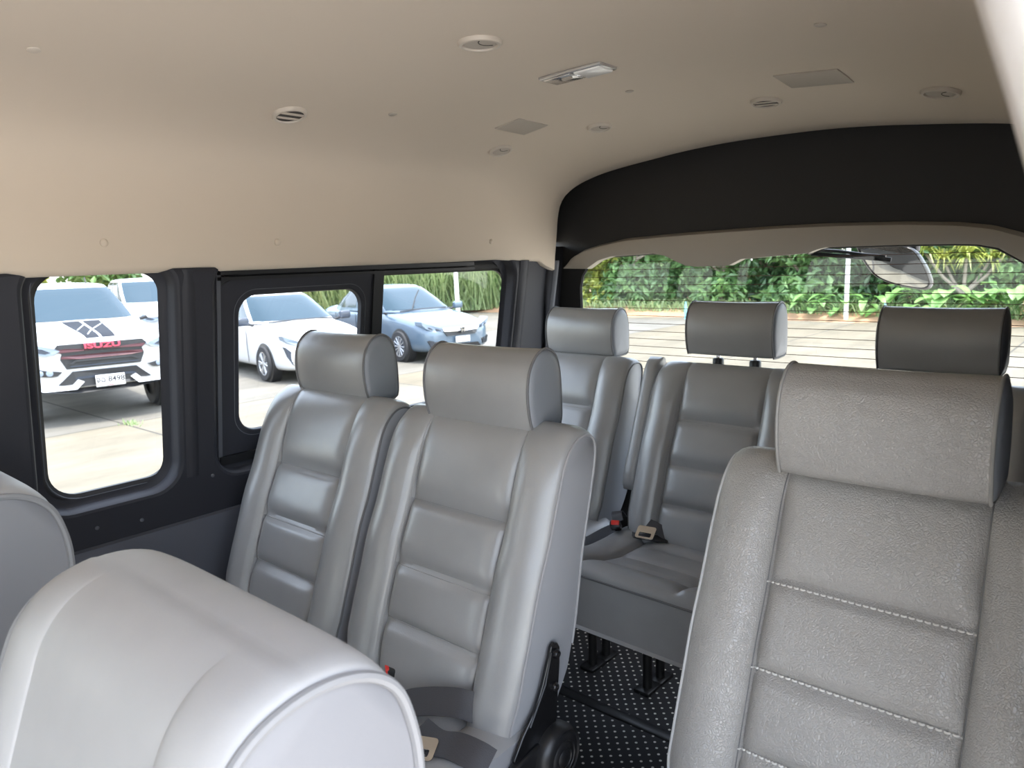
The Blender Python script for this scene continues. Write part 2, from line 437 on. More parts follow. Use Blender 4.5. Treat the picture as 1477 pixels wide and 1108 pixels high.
HR = [(.004, -.004), (-.005, .02), (-.010, .05), (-.010, .08), (-.003, .11), (.013, .132), (.033, .143), (.052, .143), (.070, .131), (.080, .108), (.084, .078), (.085, .04), (.084, .012), (.077, -.001), (.05, -.004), (.025, -.005)]
def headrest(parent, x, y, z, hw, mats, pipe, posts=0, post_drop=.06):
    P = spline(HR+[HR[0]], 49)[:-1]; c = P.mean(0)
    us = [-1, -.985, -.96, -.9, -.8, -.6, -.4, -.2, 0, .2, .4, .6, .8, .9, .96, .985, 1]
    rows = []
    for s in us:
        u = abs(s)
        k = 1-.012*u**10 - .035*(1-u*u)*0
        row = []
        for q in P:
            d = q-c
            dz = -.0025*(1-u*u) if d[1] > .03 else 0
            dy = .0045*(1-u**4) if d[0] < -.03 else 0
            row.append((s*hw, c[0]+d[0]*k-dy, c[1]+d[1]*k+dz))
        rows.append(row)
    for sg in (1, -1):
        src = rows[-1] if sg > 0 else rows[0]
        ext = []
        for kk, dx in ((.93, .005), (.75, .008), (.4, .010), (.02, .0105)):
            ext.append([(sg*(hw+dx), c[0]+(p[1]-c[0])*kk, c[1]+(p[2]-c[1])*kk) for p in src])
        rows = rows+ext if sg > 0 else ext[::-1]+rows
    V, F = grid(rows, True); nn = len(P); nc = nn*4
    I = [0]*len(F)
    for i in range(len(F)):
        r_ = i//nn
        if r_ < 4 or r_ >= len(rows)-5: I[i] = 1
    F += [tuple(range(nn)), tuple(range(len(V)-nn, len(V)))]; I += [1, 1]
    o = mesh('headrest', V, F, mats, parent, idx=I, sharp=0, loc=(x, y, z))
    for k, sg in ((4, -1), (len(rows)-5, 1)):
        pts = [(p[0]+sg*.001, c[0]+(p[1]-c[0])*1.012, c[1]+(p[2]-c[1])*1.012) for p in rows[k]]
        v, f = tube(pts, .0024, 8, closed=True); mesh('piping', v, f, M[pipe if pipe == 'pipe_m' else 'pipe_d'], o)
    if posts:
        for sx in (-.055, .055):
            v, f = tube([(sx, .05, .02), (sx, .05, -post_drop)], .0055, 10); po = mesh('post', v, f, M['steel'], o); v, f = lathe([(.016, -.040), (.016, -.022), (.013, -.018), (.007, -.017)], 18, 'z', (sx, .05, 0)); mesh('sleeve', v, f, M['black'], o)
    return o

CUSH = [(.06, .37), (.062, .43), (.05, .468), (.0, .474), (-.08, .472), (-.16, .476), (-.24, .494), (-.30, .516), (-.335, .520), (-.352, .508), (-.357, .47), (-.356, .42), (-.35, .372), (-.34, .366), (-.15, .362), (.04, .362)]
def cushion(parent, hw, mats, pipe):
    P = spline(CUSH+[CUSH[0]], 101)[:-1]
    T = np.roll(P, -1, 0)-np.roll(P, 1, 0); T /= np.linalg.norm(T, axis=1)[:, None]
    Nn = np.stack([T[:, 1], -T[:, 0]], 1)
    us = [round(x, 3) for x in np.linspace(-1, 1, 61)]
    rows = []; pan = .57
    for i, (y, z) in enumerate(P):
        row = []
        top = z > .455 and -.34 < y < .05
        for s in us:
            u = abs(s); b = 0
            if top:
                if u > pan: e = (u-pan)/(1-pan); b = .018*math.sin(PI*min(1, e))**.8
                else:
                    b = -.006
                    for a, c in ((-.34, -.235), (-.235, -.14), (-.14, -.05), (-.05, .06)):
                        if a <= y <= c: b += .014*(1-abs(2*(y-a)/(c-a)-1)**5)*(1-(u/pan)**8)
                    if y < -.30: b *= (y+.34)/.04
            w = hw-(.008 if z < .38 else 0)
            row.append((s*w, y+Nn[i, 0]*b, z+Nn[i, 1]*b))
        rows.append(row)
    rows.append(rows[0])
    V, F = grid(rows[:-1]); n = len(us); m = len(P)
    for k in range(n-1): F.append(((m-1)*n+k, (m-1)*n+k+1, k+1, k))
    I = [0]*len(F)
    F += [tuple(i*n for i in range(m)), tuple(i*n+n-1 for i in range(m))]; I += [1, 1]
    o = mesh('cushion', V, F, mats, parent, idx=I, sharp=50)
    i0 = min(range(m), key=lambda i: abs(P[i, 0]+.352)+abs(P[i, 1]-.506))
    pts = [(p[0], p[1]-.001, p[2]) for p in rows[i0]]
    v, f = tube(pts, .0028, 8); mesh('piping', v, f, M[pipe], o)
    return o

def seat(name, label, cat, x, y, group, hw=.22, prof=BACK, hr=None, hrw=.121, mats=('leather', 'vinyl'), thread=('pipe', 'seam'), recl=0, panel=.57, chw=None,
         seams=(.576, .678, .792), dashed=False, cush=True, posts=0, soft=1., rot=0, legs=True, pr=.0023):
    t = thing(name, label, cat, (x, y, ZF), rot, group)
    ml = [M[k] for k in mats]
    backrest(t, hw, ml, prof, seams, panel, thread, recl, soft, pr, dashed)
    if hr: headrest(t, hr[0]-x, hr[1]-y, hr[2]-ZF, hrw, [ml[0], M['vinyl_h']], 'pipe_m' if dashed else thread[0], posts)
    cushion(t, chw or hw, ml, thread[0])
    b = Buf()
    b.add(*box((0, -.12, .352), (2*hw-.05, .36, .03), .008))
    b.obj('seat_frame', M['black'], t)
    for sx in (-hw+.05, hw-.05):
        for yy in ((-.24, .02) if legs else (.03, .10)):
            v, f = tube([(sx, yy, .33), (sx, yy, .012)], .014, 10); l = mesh('leg', v, f, M['black'], t)
            v, f = box((sx, yy, .006), (.05, .07, .012), .003); mesh('foot_plate', v, f, M['black'], l)
    return t

MID = 'passenger seats of the middle row'
SA = seat('passenger_seat', 'grey leather seat of the middle row directly beside the sliding side window', 'seat', -1.410, .80, MID, hr=(-1.420, 1.002, 1.604), hrw=.128, thread=('pipe_d', 'seam'))
SB = seat('passenger_seat', 'grey leather aisle seat with black recliner pivot beside the dotted floor mat', 'seat', -.940, .80, MID, hr=(-.942, .981, 1.600), hrw=.131)
SS = seat('passenger_seat', 'large grained grey leather single seat with white dashed stitching', 'seat', -.250, .84, None, hr=(-.250, .987, 1.603), hrw=.124, mats=('leather_s', 'vinyl'),
          recl=R(1.5), dashed=True, thread=('pipe_l', 'thread'), soft=1.0, hw=.221, pr=.0028)
REAR = 'seats of the rear bench row'
R0 = seat('bench_seat', 'rear row seat in the corner below the left end of the back window', 'seat', -1.390, 1.705, REAR, prof=BACK_R, hw=.225, hr=(-1.393, 1.930, 1.599), hrw=.129, thread=('pipe_d', 'seam'), rot=R(-1.5), legs=False, chw=.243)
R1 = seat('bench_seat', 'middle rear row seat with its headrest raised on two chrome posts', 'seat', -.858, 1.69, REAR, prof=BACK_R, hw=.212, hr=(-.882, 1.918, 1.625), hrw=.125, posts=1, thread=('pipe_d', 'seam'), rot=R(-1.5), legs=False, chw=.243)
R2 = seat('bench_seat', 'rear row seat behind the white stitched single seat', 'seat', -.357, 1.675, REAR, prof=BACK_R, hw=.212, hr=(-.373, 1.897, 1.619), hrw=.123, posts=1, thread=('pipe_d', 'seam'), rot=R(-1.5), legs=False, chw=.243)
for t, hx in ((R1, -.243), (R2, -.243)):
    P = spline([(.075, .575), (.125, .70), (.175, .83), (.222, .945)], 24)
    b = Buf(); rows = []
    for i, p in enumerate(P):
        e = min(i, len(P)-1-i); k = math.sqrt(max(.05, 1-(1-min(1, e/3.))**2))
        rows.append([(hx+q[0], p[0]+q[1], p[1]-q[1]*.35) for q in rrect(.046, .070*k, .018*k, 5)])
    v, f = grid(rows, True); f += [tuple(range(len(rows[0]))), tuple(range(len(v)-len(rows[0]), len(v)))]
    mesh('armrest', v, f, M['leather'], t, sharp=60)
    v, f = lathe([(.014, -.010), (.016, .0), (.014, .004)], 16, 'x', (hx+.026, .085, .59)); mesh('armrest_pivot', v, f, M['black'], t)
FRONT = 'seats of the row nearest the camera'
F1 = seat('front_row_seat', 'pale grey blurred seat back with thick piping in the lower left foreground', 'seat', -.660, .075, FRONT, hw=.208, prof=BACK_F, mats=('leather_f', 'vinyl_f'),
          thread=('pipe_f', 'seam'), seams=(.576, .678), panel=.62, soft=.35, pr=.005)
F0 = seat('front_row_seat', 'rounded grey seat back corner at the left edge below the small fixed window', 'seat', -1.452, .068, FRONT, hw=.203, prof=BACK_F, mats=('leather_f', 'vinyl_f'),
          thread=('pipe_f', 'seam'), seams=(.576, .678), panel=.62, soft=.35, pr=.005)

# recliner on the aisle side of the middle seat: forked bracket, round stepped cover, lower shield
def recliner(t, sx):
    x0 = sx
    br = [(.098, .612), (.108, .608), (.114, .598), (.113, .57), (.104, .50), (.098, .455), (.06, .43), (.0, .43), (-.012, .455), (.012, .485), (.045, .515), (.066, .55), (.084, .59), (.090, .607)]
    v, f = poly_prism(br, lambda a, b, d: (x0+d, a, b), .002, .010)
    o = bevel(mesh('recliner_bracket', v, f, M['gloss_black'], t), .003, 3)
    rib = [(.030, .493), (.072, .548), (.090, .598)]
    v, f = tube([(x0+.010, *p) for p in rib], .0030, 8); mesh('bracket_rib', v, f, M['gloss_black'], o)
    for p in ((.100, .592), (.094, .535)):
        v, f = lathe([(.0085, .008), (.0085, .013), (.006, .017), (.002, .018)], 16, 'x', (x0, *p)); mesh('bolt', v, f, M['gloss_black'], o)
    prof = [(.052, 0), (.053, .014), (.050, .026), (.044, .030), (.041, .028), (.038, .030), (.030, .031), (.028, .029), (.025, .032), (.018, .033), (.016, .031), (.013, .034), (.006, .036), (.003, .036)]
    v, f = lathe(prof, 40, 'x', (x0+.004, .086, .418)); mesh('pivot_cover', v, f, M['black'], t, sharp=50)
    sh = [(.135, .40), (.10, .44), (.05, .455), (-.01, .448), (-.06, .425), (-.20, .40), (-.30, .37), (-.30, .33), (-.05, .32), (.10, .345)]
    v, f = poly_prism(sh, lambda a, b, d: (x0+d, a, b), .001, .016); bevel(mesh('side_shield', v, f, M['black'], t), .004, 3)
    v, f = tube([(x0+.017, -.02, .44), (x0+.019, .0, .42), (x0+.019, .012, .39), (x0+.017, .008, .36)], .003, 8); mesh('lever', v, f, M['steel'], t)
recliner(SB, .2225)
recliner(SS, .2235)

# ------------------------------------------------------------------ belts lying on the cushions
def strap(path, w, th=.0016, wdir=None):
    """ribbon through (x,y,z) points, width vector per point or constant"""
    P = spline(path, 40); rows = []
    W = spline(wdir, 40) if wdir and len(wdir) > 1 else None
    for i, p in enumerate(P):
        t = P[min(i+1, 39)]-P[max(i-1, 0)]; t /= np.linalg.norm(t)
        d = W[i] if W is not None else np.array(wdir[0], float)
        d = d-t*(d@t); d /= np.linalg.norm(d); nrm = np.cross(t, d)
        rows.append([tuple(p+d*w/2+nrm*th), tuple(p-d*w/2+nrm*th), tuple(p-d*w/2-nrm*th), tuple(p+d*w/2-nrm*th)])
    V, F = grid(rows, True); F += [(0, 1, 2, 3), tuple(range(len(V)-4, len(V)))]
    return V, F

def buckle(t, c, rot):
    m = Matrix.Rotation(rot[2], 3, 'Z') @ Matrix.Rotation(rot[0], 3, 'X')
    o_ = Vector(c)
    v, f = box((0, 0, 0), (.030, .062, .018), .004); mesh('housing', [tuple(m @ Vector(p)+o_) for p in v], f, M['black'], t)
    v, f = box((0, -.030, .003), (.022, .008, .013), .002); mesh('release_button', [tuple(m @ Vector(p)+o_) for p in v], f, M['red'], t)

def tongue(t, c, rz, tilt=0):
    m = Matrix.Rotation(rz, 3, 'Z') @ Matrix.Rotation(tilt, 3, 'X')
    v, f = holed(rrect(.052, .040, .007, 4), [rrect(.034, .013, .003, 3, 0, -.008)], lambda a, b: (a, b, 0))
    v2 = [(p[0], p[1], p[2]) for p in v]; n = len(v2)
    V = v2+[(p[0], p[1], .003) for p in v2]; F = f+[tuple(i+n for i in q[::-1]) for q in f]
    for lp in (rrect(.052, .040, .007, 4), rrect(.034, .013, .003, 3, 0, -.008)):
        k = len(V); q = len(lp); V += [(a, b, 0) for a, b in lp]+[(a, b, .003) for a, b in lp]
        F += [(k+i, k+(i+1) % q, k+q+(i+1) % q, k+q+i) for i in range(q)]
    V = [tuple(m @ Vector(p)+Vector(c)) for p in V]
    mesh('tongue', V, F, M['steel'], t, sharp=30)

#SPLIT
def belt(name, label, loc, group=None): return thing(name, label, 'seat belt', loc, 0, group)
t = belt('seat_belt', 'dark belt webbing twisted in a heap with steel tongue beside the recliner pivot', (-.83, .74, 1.135))
def web(path, w, wdir): v, f = strap(path, w, wdir=wdir); mesh('webbing', v, f, M['web'], t)
web([(.055, .075, .012), (.045, .055, .036), (.015, .036, .047), (-.03, .022, .040), (-.075, .010, .026), (-.10, .004, .014)], .046, [(.15, .65, .75)])
web([(-.02, -.025, .018), (.03, -.035, .022), (.07, -.030, .030), (.105, -.020, .024), (.125, -.010, .012)], .046, [(.1, .85, .35)])
tongue(t, (.022, -.058, .020), R(25), R(18))
t = belt('seat_belt', 'red buttoned buckle and folded strap between the two middle row seats', (-1.08, .79, 1.135))
buckle(t, (.078, .028, .024), (R(6), 0, R(-35)))
web([(.075, .030, .012), (.04, .040, .026), (-.01, .030, .030), (-.06, .014, .016)], .042, [(.1, .7, .6)])
t = belt('seat_belt', 'red buttoned buckle and looped strap on the rear bench cushion', (-1.06, 1.66, 1.135))
buckle(t, (-.02, .0, .030), (R(-30), 0, R(28)))
web([(-.06, .095, .020), (-.055, .065, .045), (-.04, .035, .050), (-.025, .020, .034)], .030, [(.9, .2, .2)])
web([(.005, .055, .012), (.025, .035, .036), (.06, .026, .046), (.10, .028, .036), (.135, .04, .012)], .030, [(.05, .55, .8)])
web([(.01, .02, .013), (.05, .005, .016), (.09, .01, .016), (.125, .03, .013)], .024, [(.0, .9, .25)])
tongue(t, (.075, .0, .030), R(8), R(35))
v, f = box((.02, .080, .03), (.05, .03, .05), .008); mesh('anchor', v, f, M['black'], t)

# ------------------------------------------------------------------ van shell
def wx(z): return -1.68+.17*(z-1.5)-max(0, z-1.9)*.9          # left side panel leans inwards towards the roof
CX = -.84
def wall_pt(off=0): return lambda y, z: (wx(z)-off, y, z)
Y0, Y1 = -2.3, 2.2
# left wall with two stepped window recesses
op1 = rbox2(.452, .762, 1.392, 1.93, [.07, .07, .06, .06])
op2 = rbox2(.836, 1.908, 1.392, 1.93, [.07, .07, .09, .06])
top = 1.945
outer = [(Y0, 1.31), (Y1, 1.31), (Y1, top), (Y0, top)]
op0 = rbox2(-1.75, -.25, 1.40, 1.86, .07)
b = Buf(); b.add(*holed(outer, [op1, op2, op0], wall_pt()))
def reveal(buf, loops, rad):
    """steps from the inner opening outwards: list of (inset, offset)"""
    rows = []
    (y0, y1, z0, z1) = loops
    for ins, off in ((0, 0), (.006, .003), (.010, .010), (.014, .034), (.020, .040), (.030, .043)):
        lp = rbox2(y0+ins, y1-ins, z0+ins, z1-ins, [max(.01, r-ins*.6) for r in rad])
        rows.append([(wx(z)-off, y, z) for y, z in lp])
    buf.add(*grid(rows, True))
reveal(b, (.452, .762, 1.392, 1.93), [.07, .07, .06, .06])
reveal(b, (.836, 1.908, 1.392, 1.93), [.07, .07, .09, .06])
struct(b.obj('wall_left', M['trim'], None, sharp=35))
# lower vinyl panel and its edge
v, f = grid([[(wx(1.312)-.001+.012*(k in (1, 2)), y, z) for k, z in enumerate((1.314, 1.310, 1.0, .66))] for y in (Y0, 0, 1, Y1)])
V = [(p[0] if i % 4 in (0, 1) else (-1.735 if i % 4 == 2 else -1.76), p[1], p[2]) for i, p in enumerate(v)]
struct(mesh('trim_1', V, f, M['panel'], None))
# raised inner column mouldings either side of the pillar between the windows
def moulding(name, y, z0, z1, w, m=None, d=.006):
    rows = []
    for z in np.linspace(z0, z1, 12):
        rows.append([(wx(z)+d*math.sin(PI*k/6), y-w/2+w*k/6, z) for k in range(7)])
    v, f = grid(rows); return struct(mesh(name, v, f, m or M['trim'], None))
moulding('trim_2', .782, 1.42, 1.905, .03)
moulding('trim_3', 2.118, 1.32, 1.895, .026, M['trim_l'], .008)
moulding('trim_4', 1.94, 1.40, 1.90, .045)
b = Buf()
for y, z in ((.66, 1.345), (.83, 1.41), (.565, 1.355)):
    b.add(*lathe([(.0045, 0), (.0045, .002), (.002, .003)], 10, 'x', (wx(z), y, z)))
struct(b.obj('trim_5', M['trim_l'], None))

# windows: rubber seal, frame bars, pane
def seal(parent, y0, y1, z0, z1, r, off, w, m, name='seal', d=.012):
    rows = []
    for ins, o in ((-.034, off-.010), (-.012, off-.008), (0, off-d), (w*.5, off-d-.002), (w, off-d+.006), (w, off+.004)):
        lp = rbox2(y0+ins, y1-ins, z0+ins, z1-ins, [max(.008, q-ins*.7) for q in r])
        rows.append([(wx(z)-o, y, z) for y, z in lp])
    v, f = grid(rows, True); return mesh(name, v, f, m, parent, sharp=35)
w1 = struct(empty('window_1', (0, 0, 0)))
seal(w1, .474, .774, 1.408, 1.925, [.075, .07, .07, .07], .058, .021, M['rubber'])
v, f = holed(rbox2(.478, .770, 1.412, 1.92, .06), [], wall_pt(.06)); mesh('pane', v, f, M['glass'], w1)
v, f = tube([(wx(z)-.043, y, z) for y, z in rbox2(.486, .762, 1.420, 1.93, [.07, .065, .06, .06])], .0012, 6, True); mesh('seal_bead', v, f, M['trim_l'], w1)
w2 = struct(empty('window_2', (0, 0, 0)))
seal(w2, .862, 1.925, 1.405, 1.886, [.05, .06, .08, .05], .058, .016, M['rubber'])
# sliding sash on the left half with its own rounded frame
so = rbox2(.880, 1.352, 1.428, 1.898, .012); si = rbox2(.924, 1.300, 1.490, 1.842, .052)
v, f = holed(so, [si], wall_pt(.046)); bb = Buf().add(v, f)
rows = [[(wx(z)-o, y, z) for y, z in rbox2(.924+i, 1.300-i, 1.490+i, 1.842-i, .052-i*.5)] for i, o in ((0, .046), (.003, .048), (.005, .060))]
bb.add(*grid(rows, True)); rows = [[(wx(z)-o, y, z) for y, z in rbox2(.880, 1.352, 1.428, 1.898, .012)] for o in (.046, .064)]; bb.add(*grid(rows, True))
bb.obj('sash', M['trim'], w2, sharp=35)
v, f = tube([(wx(z)-.0455, y, z) for y, z in rbox2(.914, 1.310, 1.480, 1.852, .058)], .0010, 6, True); mesh('sash_bead', v, f, M['trim_l'], w2)
v, f = holed(rbox2(.920, 1.304, 1.486, 1.846, .05), [], wall_pt(.058)); mesh('pane', v, f, M['glass'], w2)
v, f = holed(rbox2(1.30, 1.918, 1.412, 1.92, .05), [], wall_pt(.068)); mesh('pane', v, f, M['glass'], w2)
bb = Buf()
def wbar(y0, y1, z0, z1, o0, o1):
    V = [(wx(z)-o, y, z) for o in (o0, o1) for y, z in ((y0, z0), (y1, z0), (y1, z1), (y0, z1))]
    return V, [(0, 1, 2, 3), (7, 6, 5, 4), (0, 4, 5, 1), (1, 5, 6, 2), (2, 6, 7, 3), (3, 7, 4, 0)]
bb.add(*wbar(1.333, 1.368, 1.43, 1.90, .040, .068)); bb.obj('centre_bar', M['rubber'], w2, smooth=False)
bb = Buf().add(*wbar(.87, 1.72, 1.876, 1.884, .022, .06)).add(*wbar(.87, 1.72, 1.889, 1.900, .026, .06)).add(*wbar(.87, 1.92, 1.418, 1.440, .034, .07)).add(*wbar(.87, 1.92, 1.452, 1.462, .05, .07)); bb.obj('slide_rail', M['rubber'], w2, smooth=False)
bb = Buf().add(*wbar(.868, .878, 1.425, 1.90, .04, .07)); bb.obj('side_channel', M['trim_l'], w2, smooth=False)
bb = Buf().add(*box((wx(1.883)-.044, .893, 1.883), (.012, .016, .010), .003)); bb.obj('catch', M['black'], w2)

w4 = struct(empty('window_4', (0, 0, 0)))
v, f = holed(rbox2(-1.77, -.23, 1.385, 1.88, .07), [], wall_pt(.03)); mesh('pane', v, f, M['glass'], w4)
v, f = tube([(wx(z)-.012, y, z) for y, z in rbox2(-1.75, -.25, 1.40, 1.86, .07)], .014, 8, True); mesh('seal', v, f, M['rubber'], w4)
w5 = struct(empty('window_5', (0, 0, 0)))
v, f = holed(rrect(1.54, .44, .12, 6, CX, 1.60), [], lambda x, z: (x, -2.32, z)); mesh('pane', v, f, M['glass'], w5)

# ceiling: beige headliner, flat middle and rounded shoulders, dropping slightly to the rear edge
PROF = [(0, 2.28), (.1, 2.279), (.2, 2.275), (.32, 2.265), (.45, 2.248), (.54, 2.233), (.60, 2.218), (.66, 2.196), (.70, 2.172), (.725, 2.148), (.742, 2.115), (.752, 2.07), (.757, 2.02), (.762, 1.965), (.766, 1.93), (.768, 1.912)]
def zceil(d): return float(np.interp(d, [a for a, _ in PROF], [z for _, z in PROF]))
def rear_drop(y, z):
    k = max(0, (y-1.45)/.65); return z-.062*k*k*max(0, min(1, (z-1.92)/.34))
def ceil_pt(x, y): return Vector((x, y, rear_drop(y, zceil(abs(x-CX)))))
sm = spline(PROF, 40)
ys = list(np.linspace(-2.3, 1.4, 14))+list(np.linspace(1.45, 2.1, 14))
flap = [(-2.3, 1.905), (.44, 1.907), (.47, 1.899), (.72, 1.900), (.75, 1.907), (.845, 1.907), (.86, 1.899), (1.16, 1.901), (1.62, 1.903), (1.80, 1.906), (1.9, 1.900), (2.02, 1.895), (2.05, 1.878), (2.1, 1.862)]
ys = sorted(set(ys+[a for a, _ in flap]+[.455, .735, .852]))
rows = []
for y in ys:
    fl = float(np.interp(y, [a for a, _ in flap], [b for _, b in flap]))
    row = [(-1.640, y, fl+.002), (-1.622, y, fl-.001), (-1.612, y, fl+.002)]
    for d, z in sm[::-1]: row.append((CX-d, y, max(rear_drop(y, z), fl+.004)))
    for d, z in sm[1:]:
        if y < .60 and d > .742: z = 2.115; d = .742
        row.append((CX+d, y, rear_drop(y, z)))
    rows.append(row)
last = rows[-1]
rows.append([(p[0]*1.0-.004*(1 if p[0] < CX else -1), 2.104, p[2]+.004) for p in last])
rows.append([(p[0]-.03*(1 if p[0] < CX else -1), 2.106, p[2]+.03) for p in last])
v, f = grid(rows)
struct(mesh('ceiling', v, f, M['headliner'], None, sharp=60))
# outer roof skin: closes the body above the headliner
rows = []
for y in (-2.35, 0, .60, .601, 1, 2.0, 2.3):
    rows.append([(CX+s*(d+.07), y, z+.05) for s, L in ((-1, sm[::-1]), (1, sm[1:])) for d, z in L if not (s > 0 and d > .70 and y < .6005)] + ([(CX+.77, y, 2.12)]*sum(1 for d, z in sm[1:] if d > .70) if y < .6005 else []))
v, f = grid(rows); struct(mesh('roof', v, f, M['white_paint'], None))

# rear wall: black panel over a window opening, tailgate trim round the glass
GT = [(-1.572, 1.733), (-1.574, 1.795), (-1.564, 1.838), (-1.539, 1.872), (-1.503, 1.89), (-1.451, 1.903), (-1.286, 1.908), (-.56, 1.908), (-.396, 1.905), (-.35, 1.902), (-.305, 1.891), (-.249, 1.856), (-.215, 1.815), (-.20, 1.76)]
hole = [(-.195, 1.40), (-.23, 1.36), (-1.53, 1.36), (-1.565, 1.40)]+GT
outer = [(-1.76, .62), (.08, .62), (.08, 2.36), (-1.76, 2.36)]
v, f = holed(outer, [hole], lambda x, z: (x, 2.20, z)); b = Buf().add(v, f)
rows = [[(x, 2.20+d, z) for x, z in hole] for d in (0, .012)]; b.add(*grid(rows, True))
struct(b.obj('wall_rear', M['rearblack'], None, sharp=35))
w3 = struct(empty('window_3', (0, 0, 0)))
v, f = holed([(x*1.0+(.010 if x > CX else -.010), z+.006) for x, z in hole], [], lambda x, z: (x, 2.216, z)); mesh('pane', v, f, M['glass_r'], w3)
b = Buf()
for k in range(21):
    z = 1.385+k*.0262
    x0 = -1.566; x1 = -.205
    if z > 1.80: x0 = float(np.interp(z, [1.795, 1.838, 1.872, 1.89, 1.903], [-1.574, -1.564, -1.539, -1.503, -1.451])); x1 = -float(np.interp(z, [1.76, 1.815, 1.856, 1.891, 1.902], [.20, .215, .249, .305, .35]))
    V, F = grid([[(x, 2.2145, z-.0009), (x, 2.2145, z+.0009)] for x in np.linspace(x0, x1, 12)]); b.add(V, F)
b.obj('defroster_line', M['wire'], w3)
v, f = tube([(x, 2.207, z) for x, z in hole], .004, 8, True); mesh('seal', v, f, M['rubber'], w3)
# beige garnish over the window with a deeper bulge where the wiper motor sits
gt = [(-1.616, 1.867), (-1.588, 1.903), (-1.533, 1.928), (-1.46, 1.944), (-1.362, 1.959), (-1.206, 1.965), (-.994, 1.97), (-.846, 1.972), (-.691, 1.971), (-.516, 1.965), (-.39, 1.956), (-.315, 1.944), (-.248, 1.921), (-.185, 1.880), (-.16, 1.855)]
gb = [(-1.616, 1.866), (-1.519, 1.863), (-1.499, 1.875), (-1.469, 1.891), (-1.418, 1.903), (-1.257, 1.908), (-1.211, 1.9), (-1.176, 1.883), (-1.137, 1.867), (-1.096, 1.862), (-.992, 1.864), (-.970, 1.874), (-.953, 1.882), (-.754, 1.894), (-.730, 1.903), (-.707, 1.908), (-.547, 1.908), (-.387, 1.905), (-.342, 1.902), (-.298, 1.892), (-.244, 1.857), (-.21, 1.81), (-.16, 1.80)]
T_ = np.array(gt); B_ = np.array(gb); xs = sorted(set([round(x, 4) for x in np.linspace(-1.616, -.16, 90)]+[a for a, _ in gb]))
cols = []
for x in xs:
    zt = np.interp(x, T_[:, 0], T_[:, 1]); zb = np.interp(x, B_[:, 0], B_[:, 1]); zb = min(zb, zt-.001)
    h = zt-zb
    cols.append([(x, 2.198, zt+.004), (x, 2.178, zt+.002), (x, 2.160, zt-.006 if h > .02 else zt-.3*h), (x, 2.156, zt-.4*h), (x, 2.157, zb+.2*h), (x, 2.163, zb), (x, 2.198, zb)])
v, f = grid(cols); struct(mesh('trim_6', v, f, M['garnish'], None, sharp=45))

# right wall behind the open sliding door, solid: its window left out to hold back light; the cream pillar trim of the door opening
def wxr(z): return 2*CX-wx(z)
v, f = holed([(.62, .62), (Y1, .62), (Y1, 1.93), (.62, 1.93)], [], lambda y, z: (wxr(z), y, z)); struct(mesh('wall_right', v, f, M['trim'], None))
# front end of the cabin: small windscreen opening; sliding door open, its gap lengthened to light the cabin
v, f = holed([(-1.80, .62), (.12, .62), (.12, 2.33), (-1.80, 2.33)], [rrect(1.5, .40, .12, 6, CX, 1.60)], lambda x, z: (x, -2.3, z)); struct(mesh('wall_front', v, f, M['trim'], None))
v, f = holed([(-2.3, .62), (-1.2, .62), (-1.2, 1.93), (-2.3, 1.93)], [], lambda y, z: (wxr(z), y, z)); struct(mesh('wall_right.001', v, f, M['trim'], None))
path = [(-.150, 2.17), (-.105, 2.115), (-.078, 2.05), (-.056, 1.98), (-.048, 1.957), (-.042, 1.934), (-.035, 1.914), (-.022, 1.875), (.005, 1.80), (.04, 1.65), (.07, 1.4), (.10, .7)]
P = spline([(x, 0, z) for x, z in path], 50); rows = []
for p in P:
    x, z = p[0], p[2]
    rows.append([(x+.02, .352, z+.012), (x+.003, .345, z+.002), (x, .33, z), (x+.004, .305, z+.003), (x+.02, .295, z+.010), (x+.06, .295, z+.03), (x+.09, .31, z+.04)])
v, f = grid(rows); struct(mesh('trim_7', v, f, M['cream'], None, sharp=0))

# floor and dotted mat
v, f = box((-.84, -.05, ZF-.02), (1.84, 4.5, .036)); struct(mesh('floor', v, f, M['black'], None, smooth=False))
v, f = box((-.60, .80, ZF+.0), (.34, 1.5, .006), .002)
def sheet(y0, y1, x0, x1, name, label):
    v, f = box(((x0+x1)/2, (y0+y1)/2, ZF+.0005), (x1-x0, y1-y0, .005), .002)
    return tag(mesh(name, v, f, M['mat'], None, sharp=30), label, 'floor mat')
sheet(-.6, 1.55, -1.66, -.06, 'floor_mat', 'black floor mat with white dots in the aisle beside the recliner pivot')
sheet(1.585, 2.15, -1.66, -.06, 'floor_mat', 'dark dotted floor mat strip under the rear bench seats')
v, f = box((-.84, 1.567, ZF+.002), (1.5, .036, .012), .004); struct(mesh('trim_8', v, f, M['black'], None))

